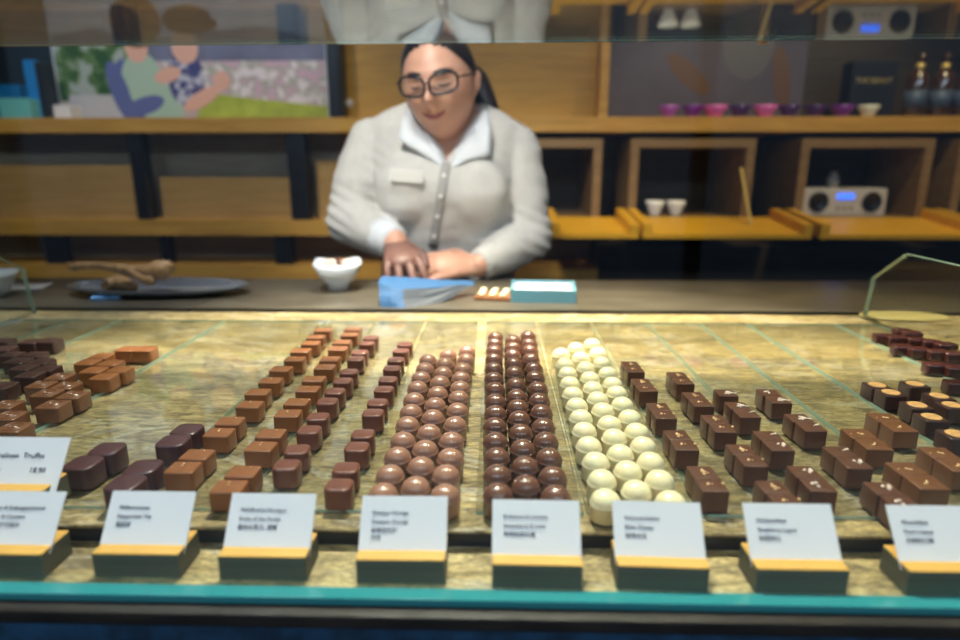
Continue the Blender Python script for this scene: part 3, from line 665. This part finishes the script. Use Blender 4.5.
# open turquoise box
bx = empty('open_box', on(543, 303), 'shallow turquoise open box with white lining on the counter', 'box', rz=R(-4)); w, d, h = .128, .10, .026
bm = bmesh.new(); t = .003; box(bm, -w/2, w/2, 0, t, 0, h); box(bm, -w/2, w/2, d-t, d, 0, h); box(bm, -w/2, -w/2+t, t, d-t, 0, h); box(bm, w/2-t, w/2, t, d-t, 0, h); box(bm, -w/2+t, w/2-t, t, d-t, 0, t)
obj('tray', bm, mat('turquoise', (.16, .42, .55), .45), bx); obj('lining', B(-w/2+.006, w/2-.006, .006, d-.006, .0035, .022, bev=.003), mat('paper_white', (.88, .84, .84), .7), bx)
# slab of chocolate with white nibs
sl = empty('nut_slab', on(497, 301), 'small flat slab covered with pale nuts beside the turquoise box', 'confection', rz=R(-10))
obj('slab_base', B(-.048, .042, 0, .075, 0, .006, bev=.002), M['choc_milk'], sl)
bm = bmesh.new()
for k in range(16):
    mt = Matrix.Translation((-.036+(k % 4)*.023+rj.uniform(-.004, .004), .012+(k//4)*.017, .0095)) @ Matrix.Diagonal((1.3, 1, .7, 1)); bmesh.ops.create_icosphere(bm, subdivisions=2, radius=.006, matrix=mt)
tag(obj('nut_pieces', bm, mat('nut_cream', (.82, .72, .45), .5), sl, smooth=True), kind='stuff')
# glass platter with wooden scoops, left
q = on(160, 293); pf = [(0, 0), (.6, 0), (.92, .05), (1.0, .10), (.985, .105), (.9, .06), (.6, .012), (0, .012)]
pl = obj('glass_platter', lathe([(r*.19, z*.19) for r, z in pf], 48, 1, .42), mat('platter', (.13, .14, .16), .08, spec=.9, coat=.8), smooth=True); pl.location = q; tag(pl, 'oval glass platter at the left of the counter', 'platter')
sm = wood('scoop_wood', (.24, .12, .045), (.46, .26, .10), .5, (20, 20, 3))
def scoop(p0, p1, r0, r1, lab, cat='wooden utensil', nm='wooden_scoop'):
    bm = bmesh.new(); p0 = Vector(p0); p1 = Vector(p1); d = p1-p0
    pts = [p0, p0+d*.3+Vector((0, 0, .006)), p0+d*.7+Vector((0, 0, -.002)), p1]
    capsule(bm, pts, [r0, r0*.8, r1*.8, r1], 12, (1, .7)); o = obj(nm, bm, sm, smooth=True, origin=p0); return tag(o, lab, cat, 'wooden scoops on the platter')
up_ = lambda px, py, Yq: W(px, py, Yq)
yq = q.y
scoop(up_(72, 267, yq), up_(162, 272, yq), .009, .018, 'long pale wooden scoop with round end lying across the platter')
scoop(up_(120, 270, yq-.02), up_(150, 281, yq-.05), .008, .011, 'shorter wooden scoop below the long one on the platter')
bm = bmesh.new(); capsule(bm, [up_(146, 272, yq+.01), up_(158, 269, yq+.01), up_(168, 267, yq+.01)], [.016, .019, .014], 12); tag(obj('bread_crust', bm, sm, smooth=True, origin=up_(158, 272, yq+.01)), 'knobbly pale wooden lump at the right end of the scoop', 'wooden piece')
bm = bmesh.new(); capsule(bm, [on(107, 292)+Vector((0, 0, .012)), on(118, 290)+Vector((0, 0, .018)), on(134, 292)+Vector((0, 0, .012))], [.011, .016, .010], 12); tag(obj('walnut_piece', bm, sm, smooth=True, origin=on(118, 290)), 'small knobbly nut-brown piece on blue paper on the platter', 'sweet')
bm = B(-.035, .02, -.02, .02, 0, .008, bev=.003); o = obj('paper_napkin', bm, mat('napkin_blue', (.18, .42, .80), .6)); o.location = on(112, 298)+Vector((0, 0, .0)); o.rotation_euler = (0, 0, .4); tag(o, 'crumpled light blue paper at the front left of the platter', 'napkin')
o = bowl_mesh('white_bowl', bpy.data.materials['bowl_white'], .05, .05); o.location = on(-6, 296); tag(o, 'white round bowl cut by the left picture edge', 'bowl')
o = obj('paper_sheet', B(-.06, .05, -.03, .03, 0, .004, bev=.001), bpy.data.materials['paper_white']); o.location = on(22, 288); o.rotation_euler = (0, 0, .3); tag(o, 'small white paper lying next to the left bowl', 'paper')
o = obj('gold_plate', lathe([(0, 0), (.5*.07, 0), (.07, .004), (.068, .005), (0, .002)], 32, 1.1, .5), mat('gold_plate', (.62, .52, .22), .4)); q = G(905, 318); o.location = (q.x, q.y-.005, ZS+.0045); o.location = (.735, q.y, ZS); tag(o, 'flat pale gold plate at the rear right corner of the slab', 'plate')
# ------------------------------------------------------------------ the woman
skin = mat('skin', (.64, .34, .24), .45, sss=.15)
knit = mat('knit_grey', (.60, .575, .55), .85, var=.05, vscale=60, bump=.3, bscale=400, sheen=.2)
shirt = mat('white_cotton', (.70, .72, .77), .7)
hairm = mat('dark_hair', (.018, .012, .012), .38, var=.4, vscale=60, stretch=(1, 1, .2), bump=.4, bscale=120)
OR = Vector((-.12, 1.60, 0))
sh_l, el_l, wr_l = W(374, 143, 1.590), W(349, 220, 1.545), W(396, 243, 1.415)
sh_r, el_r, wr_r = W(512, 146, 1.590), W(529, 238, 1.545), W(478, 266, 1.42)
wr_l.z = max(wr_l.z, ZC+.055); wr_r.z = max(wr_r.z, ZC+.032)
def torso(bm, g=0.0):
    secs = [(.80, 1.635, .185, .125), (.90, 1.63, .170, .12), (1.0, 1.615, .163, .118), (1.07, 1.60, .166, .128), (1.13, 1.585, .172, .142), (1.18, 1.58, .176, .138), (1.23, 1.585, .183, .118), (1.27, 1.59, .198, .10), (1.312, 1.59, .190, .086), (1.345, 1.588, .130, .066), (1.368, 1.585, .066, .056)]
    rings = []
    for z, y, rx, ry in secs:
        rings.append([bm.verts.new((-.125+(rx+g)*math.cos(2*math.pi*k/32), y+(ry+g)*math.sin(2*math.pi*k/32)*(1.0), z)) for k in range(32)])
    for a, b in zip(rings, rings[1:]):
        for k in range(32): bm.faces.new((a[k], a[(k+1) % 32], b[(k+1) % 32], b[k]))
    bm.faces.new(rings[0][::-1]); bm.faces.new(rings[-1])
def arms(bm, g=0, hands=True):
    capsule(bm, [sh_l, (sh_l+el_l)/2+Vector((-.004, 0, 0)), el_l], [.055+g, .053+g, .047+g], 18)
    capsule(bm, [el_l, (el_l+wr_l)/2, wr_l+(el_l-wr_l)*(.0 if not g else .12)], [.050+g, .046+g, (.030 if not g else .040)], 18)
    capsule(bm, [sh_r, (sh_r+el_r)/2+Vector((.006, 0, 0)), el_r], [.055+g, .053+g, .047+g], 18)
    capsule(bm, [el_r, (el_r+wr_r)/2, wr_r+(el_r-wr_r)*(.0 if not g else .12)], [.050+g, .045+g, (.028 if not g else .036)], 18)
# head built in its own frame (face towards -Y), then posed
HM = Matrix.Translation(W(440, 85, 1.50)) @ Matrix.Scale(1.05, 4) @ Matrix.Rotation(R(-10), 4, 'Z') @ Matrix.Rotation(R(-5), 4, 'Y') @ Matrix.Rotation(R(11), 4, 'X')
def g2(x, z, cx, cz, sx, sz): return math.exp(-((x-cx)/sx)**2-((z-cz)/sz)**2)
def headpt(u, v, infl=0):
    # u azimuth, v elevation
    x = math.cos(v)*math.cos(u); y = math.cos(v)*math.sin(u); z = math.sin(v)
    X_ = .078*x; Y_ = .098*y; Z_ = .118*z
    if Z_ < 0:
        t = (-Z_/.118); X_ *= 1-.24*t**1.8; 
        if y > 0: Y_ *= 1-.35*t
        else: Y_ *= 1-.10*t
    if Y_ < -.0:
        fr = min(1, -y*1.6); d = 0
        d += .029*g2(X_, Z_, 0, -.022, .012, .014)+.013*g2(X_, Z_, 0, -.004, .009, .020)   # nose
        d -= .010*(g2(X_, Z_, .031, .010, .018, .012)+g2(X_, Z_, -.031, .010, .018, .012))      # sockets
        d += .004*(g2(X_, Z_, .030, .010, .013, .008)+g2(X_, Z_, -.030, .010, .013, .008))      # lids
        d += .005*(g2(X_, Z_, .03, .030, .022, .009)+g2(X_, Z_, -.03, .030, .022, .009))      # brow
        d += .009*(g2(X_, Z_, .042, -.028, .02, .02)+g2(X_, Z_, -.042, -.025, .02, .02))      # cheek
        d += .008*g2(X_, Z_, 0, -.058, .020, .009)+.002*g2(X_, Z_, 0, -.050, .02, .004)-.003*g2(X_, Z_, 0, -.0565, .022, .0022)
        d -= .004*g2(X_, Z_, 0, -.075, .025, .007); d += .009*g2(X_, Z_, 0, -.097, .026, .016)
        Y_ -= d*fr
    p = Vector((X_, Y_, Z_))
    return p+p.normalized()*infl
def headmesh(bm, infl=0, N=72, K=56, keep=None, M4=HM):
    grid = []
    for j in range(K+1):
        v = -math.pi/2+math.pi*j/K
        grid.append([headpt(2*math.pi*i/N, v, infl) for i in range(N)])
    vs = [[bm.verts.new(M4 @ p) for p in row] for row in grid[1:-1]]
    for a, b in zip(vs, vs[1:]):
        for i in range(N): bm.faces.new((a[i], a[(i+1) % N], b[(i+1) % N], b[i]))
    bm.faces.new(vs[0][::-1]); bm.faces.new(vs[-1])
def finger(bm, p, d1, d2, L, r):
    p = Vector(p); d1 = Vector(d1).normalized(); d2 = Vector(d2).normalized(); dm = (d1+d2).normalized()
    capsule(bm, [p-d1*.014, p, p+d1*L*.42, p+d1*L*.42+dm*L*.32, p+d1*L*.42+dm*L*.32+d2*L*.26], [r*1.1, r*1.1, r, r*.92, r*.8], 8)
def hand(bm, wrist, fwd, nrm, side, curl=.7, thumb=1, sc_=1.0, spread=.5):
    """fwd along the hand, nrm = back of hand, side = towards the thumb"""
    fwd = Vector(fwd).normalized(); nrm = Vector(nrm); nrm = (nrm-fwd*nrm.dot(fwd)).normalized(); sd = fwd.cross(nrm).normalized()
    if sd.dot(Vector(side)) < 0: sd = -sd
    capsule(bm, [wrist-fwd*.02, wrist+fwd*.02, wrist+fwd*.055*sc_, wrist+fwd*.082*sc_], [.026, .030, .036*sc_, .034*sc_], 16, (.45, 1), upv=nrm)
    for k, (o, L, r) in enumerate(((.030, .068, .0088), (.010, .078, .0092), (-.011, .072, .0088), (-.030, .056, .0078))):
        d1 = fwd+sd*o*spread*8*.9-nrm*curl*.35; d2 = fwd-nrm*curl*1.6+sd*o*spread*4
        finger(bm, wrist+fwd*(.084-abs(o-.008)*.25)*sc_+sd*o*sc_, d1, d2, L*sc_, r)
    if thumb:
        b0 = wrist+fwd*.025*sc_+sd*.026*sc_-nrm*.006
        capsule(bm, [b0-sd*.012, b0, b0+(fwd*.6+sd*.75-nrm*.35).normalized()*.034*sc_, b0+(fwd*.6+sd*.75-nrm*.35).normalized()*.034*sc_+(fwd*.9+sd*.15-nrm*.5).normalized()*.028*sc_], [.014, .014, .0105, .0085], 10)
body = bmesh.new(); torso(body, -.006); arms(body, 0)
headmesh(body)
# neck, ears, legs and feet
hb = HM @ Vector((0, .022, -.075)); capsule(body, [Vector((-.125, 1.595, 1.29)), Vector((-.122, 1.575, 1.335)), hb], [.058, .052, .050], 18)
for s in (-1, 1):
    e0 = HM @ Vector((s*.078, .010, .0)); tube(body, [HM @ Vector((s*.072, .012, .024)), HM @ Vector((s*.080, .016, .012)), HM @ Vector((s*.079, .010, -.010)), HM @ Vector((s*.073, .004, -.026))], [.007, .011, .010, .006], 10)
for s in (-1, 1):
    hx = -.125+s*.085; capsule(body, [(hx, 1.635, .82), (hx+s*.01, 1.635, .48), (hx+s*.015, 1.65, .10)], [.085, .058, .040], 16)
    capsule(body, [(hx+s*.015, 1.66, .06), (hx+s*.02, 1.60, .045), (hx+s*.03, 1.53, .03)], [.038, .036, .026], 12)
fl_ = (W(404, 276, 1.365)-wr_l).normalized()
HL = ((.20, -.62, -.22), (.15, -.75, .75), (1, 0, .2)); hand(body, wr_l, *HL, curl=.7, spread=1.0)
hand(body, wr_r+Vector((0, 0, .004)), (-.9, -.28, .02), (-.1, -.75, .75), (0, .6, .8), curl=.6, spread=.4)
bd = remesh('person', body, .0035, skin, smooth_it=2, origin=OR)
tag(bd, 'woman in pale grey cardigan and black glasses, looking down at her hands', 'person')
def child(name, bm, m, smooth=True, parent=None):
    bmesh.ops.translate(bm, verts=bm.verts, vec=-OR); return obj(name, bm, m, parent or bd, smooth=smooth)
def folds(co, n):
    v = noise.noise(co*14+Vector((3, 0, 0)))*.004+noise.noise(Vector((co.x*9, co.y*9, co.z*30)))*.004
    # creases where elbows bend and under the arms
    for c, amp in ((el_l, .006), (el_r, .006), (sh_l+Vector((.05, 0, -.06)), .005), (sh_r+Vector((-.05, 0, -.06)), .005)):
        d = (co-c).length
        if d < .11: v += amp*math.sin((co.z*1.0+co.x*.5)*210)*(1-d/.11)
    return n*v
gv = bmesh.new(); hand(gv, wr_l, *HL, curl=.7, spread=1.0)
glv = remesh('glove', gv, .003, mat('brown_glove', (.20, .095, .075), .5, bump=.3, bscale=80), parent=bd, smooth_it=1, fn=lambda c, n: n*.0016, origin=OR); glv.location = (0, 0, 0)
cg = bmesh.new(); torso(cg, .010); arms(cg, .009)
for s in (-1, 1): bmesh.ops.create_uvsphere(cg, u_segments=20, v_segments=12, radius=1, matrix=Matrix.Translation((-.125+s*.078, 1.475, 1.155)) @ Matrix.Diagonal((.080, .042, .075, 1)))
card = remesh('cardigan', cg, .005, knit, parent=bd, smooth_it=6, fn=folds, origin=OR); card.location = (0, 0, 0)
# open V at the throat: faces of the cardigan there are removed
bm = bmesh.new(); bm.from_mesh(card.data); dl = []
for f in bm.faces:
    c = f.calc_center_median()+OR
    if c.y < 1.60 and c.z > 1.222+abs(c.x+.114)*1.5 and abs(c.x+.122) < .085: dl.append(f)
bmesh.ops.delete(bm, geom=dl, context='FACES'); bm.to_mesh(card.data); bm.free()
tr_m = mat('black_trousers', (.015, .015, .02), .8)
bm = bmesh.new()
for s in (-1, 1):
    hx = -.125+s*.085; capsule(bm, [(hx, 1.635, .86), (hx+s*.01, 1.635, .48), (hx+s*.015, 1.65, .12)], [.100, .070, .055], 20)
capsule(bm, [(-.19, 1.635, .86), (-.125, 1.635, .85), (-.06, 1.635, .86)], [.125, .13, .125], 20)
child('trousers', bm, tr_m)
for s in (-1, 1):
    bm = bmesh.new(); hx = -.125+s*.10; capsule(bm, [(hx, 1.68, .05), (hx+s*.006, 1.60, .048), (hx+s*.014, 1.52, .036)], [.047, .045, .034], 14)
    child('shoe', bm, tr_m)
# shirt front seen in the V and the collar points
def surf(px, py, Y): return W(px, py, Y)
bm = bmesh.new()
g = [[Vector((-.122+u*.075*(.35+.65*v), 1.520+.010*(1-v)+abs(u)*.025+.03*v*0, 1.235+.105*v)) for u in (-1, -.5, 0, .5, 1)] for v in (0, .25, .5, .75)]
collar = bmesh.new()
ckn = Vector((-.122, 1.485, 1.262))
for s in (-1, 1):
    # each collar wing: a thick folded leaf round the neck
    if s < 0:
        top = [W(448, 167, 1.450), W(436, 152, 1.458), W(425, 136, 1.472), W(417, 120, 1.495), W(418, 107, 1.535), W(440, 100, 1.63)]
        bot = [W(444, 169, 1.449), W(424, 155, 1.455), W(398, 140, 1.468), W(402, 122, 1.488), W(408, 106, 1.530), W(438, 110, 1.66)]
    else:
        top = [W(450, 167, 1.450), W(459, 153, 1.458), W(470, 137, 1.472), W(478, 122, 1.495), W(479, 109, 1.535), W(440, 100, 1.63)]
        bot = [W(453, 169, 1.449), W(468, 160, 1.452), W(490, 156, 1.462), W(491, 132, 1.482), W(488, 110, 1.530), W(440, 110, 1.66)]
    for th in (0,):
        vt = [collar.verts.new(p) for p in top]; vb = [collar.verts.new(p) for p in bot]
        for k in range(5): collar.faces.new((vt[k], vt[k+1], vb[k+1], vb[k]))
bmesh.ops.recalc_face_normals(collar, faces=collar.faces[:])
bmesh.ops.subdivide_edges(collar, edges=collar.edges[:], cuts=2, use_grid_fill=True)
co_ = child('collar', collar, shirt); sd_ = co_.modifiers.new('s', 'SOLIDIFY'); sd_.thickness = .003; sd_.offset = 0
bm = bmesh.new()
for s in (-1, 1):   # shirt placket sides under the throat
    pts = [W(449+s*2, 168, 1.458), W(449+s*10, 152, 1.470), W(448+s*22, 132, 1.490), W(448+s*29, 116, 1.53)]
    tube(bm, pts, [.012, .016, .018, .012], 10, (.35, 1))
child('shirt_front', bm, shirt)
# placket, buttons, badge on the cardigan front: cast onto its surface
from mathutils.bvhtree import BVHTree
bm = bmesh.new(); bm.from_mesh(card.data); bv = BVHTree.FromBMesh(bm)
def cast(px, py):
    d = ray(px, py).normalized(); h = bv.ray_cast(cam_loc-OR, d, 4); return (h[0]+OR, h[1]) if h[0] else (None, None)
pk = bmesh.new(); pts = []
for y in range(163, 252, 6):
    t = (y-163)/89; h, n_ = cast(446-14*t, y)
    if h: pts.append(h+n_*.0015)
tube(pk, pts, .011, 10, (.22, 1), upv=(0, -1, 0)); child('placket', pk, mat('placket_knit', (.40, .385, .37), .8))
for y in (176, 196, 216, 236):
    t = (y-163)/89; h, n_ = cast(446-14*t, y)
    if not h: continue
    b_ = bmesh.new(); bmesh.ops.create_cone(b_, cap_ends=True, segments=14, radius1=.005, radius2=.004, depth=.003, matrix=Matrix.Translation(h+n_*.005) @ n_.to_track_quat('Z', 'Y').to_matrix().to_4x4()); child('button', b_, bpy.data.materials['porcelain'], False)
h, n_ = cast(407, 176)
b_ = B(-.038, .038, -.014, .014, -.0015, .0015, bev=.001); q_ = Matrix.Translation(h+Vector((0, -.010, 0))) @ Matrix.Rotation(R(-3), 4, 'Z') @ Matrix.Rotation(R(4), 4, 'Y') @ Matrix.Rotation(R(98), 4, 'X')
bmesh.ops.transform(b_, matrix=q_, verts=b_.verts); child('name_badge', b_, bpy.data.materials['porcelain'], False)
bm.free()
# cuffs
for wr, el, r_ in ((wr_l, el_l, .041), (wr_r, el_r, .038)):
    c_ = bmesh.new(); d = (el-wr).normalized(); tube(c_, [wr+d*.004, wr+d*.012, wr+d*.045, wr+d*.055], [r_*.96, r_, r_*1.12, r_*1.15], 20)
    child('cuff', c_, shirt if wr is wr_l else knit)
# hair: cap over the skull, plus a tied tail
hc = bmesh.new(); N, K = 72, 56; vs = {}
for j in range(1, K):
    v = -math.pi/2+math.pi*j/K
    for i in range(N):
        p0 = headpt(2*math.pi*i/N, v); line = p0.z+1.0*p0.y-.006-.006*math.cos(p0.x/.03)*(1 if p0.y < 0 else 0)
        if line > -.004:
            inf = .0005+.007*min(1, max(0, line+.002)/.030)
            p = p0+p0.normalized()*(inf+.0004*math.sin(i*1.9)); vs[(i, j)] = hc.verts.new(HM @ p)
for (i, j), a in list(vs.items()):
    k = [(i, j), ((i+1) % N, j), ((i+1) % N, j+1), (i, j+1)]
    if all(q in vs for q in k): hc.faces.new([vs[q] for q in k])
hc.faces.new([vs[(i, K-1)] for i in range(N)])
hr = child('hair', hc, hairm)
pt = bmesh.new(); capsule(pt, [HM @ Vector((.02, .10, .02)), HM @ Vector((.05, .135, -.01)), HM @ Vector((.078, .12, -.08)), HM @ Vector((.10, .11, -.16)), HM @ Vector((.115, .11, -.21))], [.028, .036, .030, .022, .006], 16)
child('ponytail', pt, hairm)
# face details
def fp(x, z, off=.001):      # point on the face surface at local x, z
    best = None
    v = math.asin(max(-1, min(1, z/.118)))
    for it in range(30):
        u = -math.pi/2+math.asin(max(-1, min(1, x/(.078*math.cos(v))))); break
    p = headpt(u, v); 
    for _ in range(4):
        ex = x-p.x; u += ex/(.078*max(.2, math.cos(v))); p = headpt(u, v)
    return p+Vector((0, -off, 0))
lips = bmesh.new(); pts = [HM @ fp(x/1000, -.0570+abs(x)**2*.000016, .0014) for x in range(-24, 25, 3)]
tube(lips, pts, [.0015+.0048*math.cos(x/24*1.4) for x in range(-24, 25, 3)], 8, (.9, .6), upv=(0, 0, 1)); child('lips', lips, mat('lips', (.50, .16, .15), .4))
ml_ = bmesh.new(); tube(ml_, [HM @ fp(x/1000, -.0560+abs(x)**2*.000017, .0048) for x in range(-25, 26, 2)], .0010, 6); child('mouth_line', ml_, mat('mouth_dark', (.16, .04, .04), .6))
for s in (-1, 1):
    br = bmesh.new(); tube(br, [HM @ fp(s*(.014+.006*k), .0295+.0035*math.sin(k/6*2.6), .0015) for k in range(7)], [.0018, .003, .0034, .0032, .0028, .002, .001], 8, (1, .5)); child('eyebrow', br, hairm)
    ls = bmesh.new(); tube(ls, [HM @ fp(s*(.018+.0045*k), .0065-.0035*math.sin(k/6*3.14), .0016) for k in range(7)], [.0008, .0016, .002, .0022, .002, .0018, .0008], 6); child('eyelash', ls, hairm)
gm = mat('frame_black', (.012, .010, .014), .25); gls = bmesh.new()
glo = bmesh.new()
for s in (-1, 1):
    pts = []
    for k in range(28):
        a = 2*math.pi*k/28; c, n2 = math.cos(a), math.sin(a); f = (abs(c)**3+abs(n2)**3)**(-1/3)
        x = s*.0335+.0285*f*c; z = .008+.0195*f*n2+.003*c*s
        pts.append(HM @ Vector((x, -.112+.9*(abs(x)-.005)**2*6, z)))
    tube(gls, pts, .0031, 8, closed=True)
    glo.faces.new([glo.verts.new(p) for p in pts])
    tube(gls, [HM @ Vector((s*.062, -.094, .016)), HM @ Vector((s*.080, -.055, .016)), HM @ Vector((s*.082, .01, .016))], .002, 8)
tube(gls, [HM @ Vector((-.007, -.113, .010)), HM @ Vector((0, -.116, .013)), HM @ Vector((.007, -.113, .010))], .0022, 8)
go = child('glasses', gls, gm); lo = child('lens', glo, M['glass'], parent=go, smooth=False)
# ------------------------------------------------------------------ lamps
def area(name, loc, size, power, col, rot=(0, 0, 0), sy=None, spread=None):
    l = bpy.data.lights.new(name, 'AREA'); l.energy = power; l.color = col; l.size = size
    if sy: l.shape = 'RECTANGLE'; l.size_y = sy
    if spread: l.spread = R(spread)
    o = bpy.data.objects.new(name, l); C.objects.link(o); o.location = loc; o.rotation_euler = rot; return o
def spot(name, loc, to, power, col, ang=60, size=.05, blend=.6):
    l = bpy.data.lights.new(name, 'SPOT'); l.energy = power; l.color = col; l.spot_size = R(ang); l.spot_blend = blend; l.shadow_soft_size = size
    o = bpy.data.objects.new(name, l); C.objects.link(o); o.location = loc; o.rotation_euler = (Vector(to)-Vector(loc)).to_track_quat('-Z', 'Y').to_euler(); return o
fx = mat('lamp_white', (.8, .8, .8), .4)
lampdefs = [((-.1, 1.2, 2.64), (-.0, .70, ZS), 215, (1, .92, .74), 52), ((.55, 1.2, 2.64), (.50, .75, ZS), 70, (1, .86, .58), 50), ((-.75, 1.2, 2.64), (-.6, .75, ZS), 40, (.90, .94, 1), 50),
            ((-.45, .35, 2.64), (-.14, 1.55, 1.25), 92, (1, .95, .88), 40), ((0.2, 1.2, 2.64), (0.1, 2.4, 1.4), 12, (1, .82, .50), 60), ((-1.0, 1.3, 2.64), (-1.1, 2.4, 1.4), 30, (1, .93, .85), 60), ((1.2, 1.3, 2.64), (1.0, 2.2, 1.15), 34, (1, .80, .45), 60)]
for k, (loc, to, pw, col, ang) in enumerate(lampdefs):
    spot('spot_light', loc, to, pw, col, ang, size=.16 if k == 3 else .06)
    bm = lathe([(0, .06), (.045, .06), (.05, 0.01), (.046, .01), (.04, .05), (0, .052)], 20)
    o = obj('ceiling_spot', bm, fx, smooth=True); o.location = (loc[0], loc[1], loc[2]); tag(o, 'white round ceiling spot lamp above the shop counter', 'lamp', 'ceiling spots above the counter')
for X in (-1.3, .1, 1.5):  # added out-of-view panels, cool frontal fill for the woman and the case
    fr = bmesh.new(); box(fr, X-.45, X+.45, -1.25, -.65, 2.66, 2.70)
    pn = obj('added_fill_panel', fr, fx, origin=(X, -.95, 2.68)); tag(pn, 'added square fill light panel %s over the customer side of the shop' % ('left', 'centred', 'right')[int((X+1.3)/1.4+.5)], 'lamp', 'added fill light panels')
    area('fill_light', (X, -.95, 2.645), .85, 8.5, (.66, .82, 1), (R(28), 0, 0), .55)
w = bpy.data.worlds.new('world'); sc.world = w; w.use_nodes = True; n = w.node_tree.nodes; l = w.node_tree.links
bg = n['Background']; tc = n.new('ShaderNodeTexCoord'); sp_ = n.new('ShaderNodeSeparateXYZ'); rp_ = n.new('ShaderNodeValToRGB')
l.new(tc.outputs['Generated'], sp_.inputs[0]); mr = n.new('ShaderNodeMapRange'); mr.inputs[1].default_value = -1; mr.inputs[2].default_value = 1; l.new(sp_.outputs[2], mr.inputs[0]); l.new(mr.outputs[0], rp_.inputs[0])
e = rp_.color_ramp.elements; e[0].position = .35; e[0].color = (.01, .012, .02, 1); e[1].position = .9; e[1].color = (.7, .9, 1.2, 1); x = e.new(.5); x.color = (.02, .03, .05, 1); x = e.new(.66); x.color = (.05, .08, .13, 1)
l.new(rp_.outputs[0], bg.inputs[0]); bg.inputs[1].default_value = 1.2
sc.view_settings.view_transform = 'Standard'; sc.view_settings.look = 'None'; sc.view_settings.gamma = 1; sc.view_settings.use_curve_mapping = False
sc.view_settings.exposure = 1.1
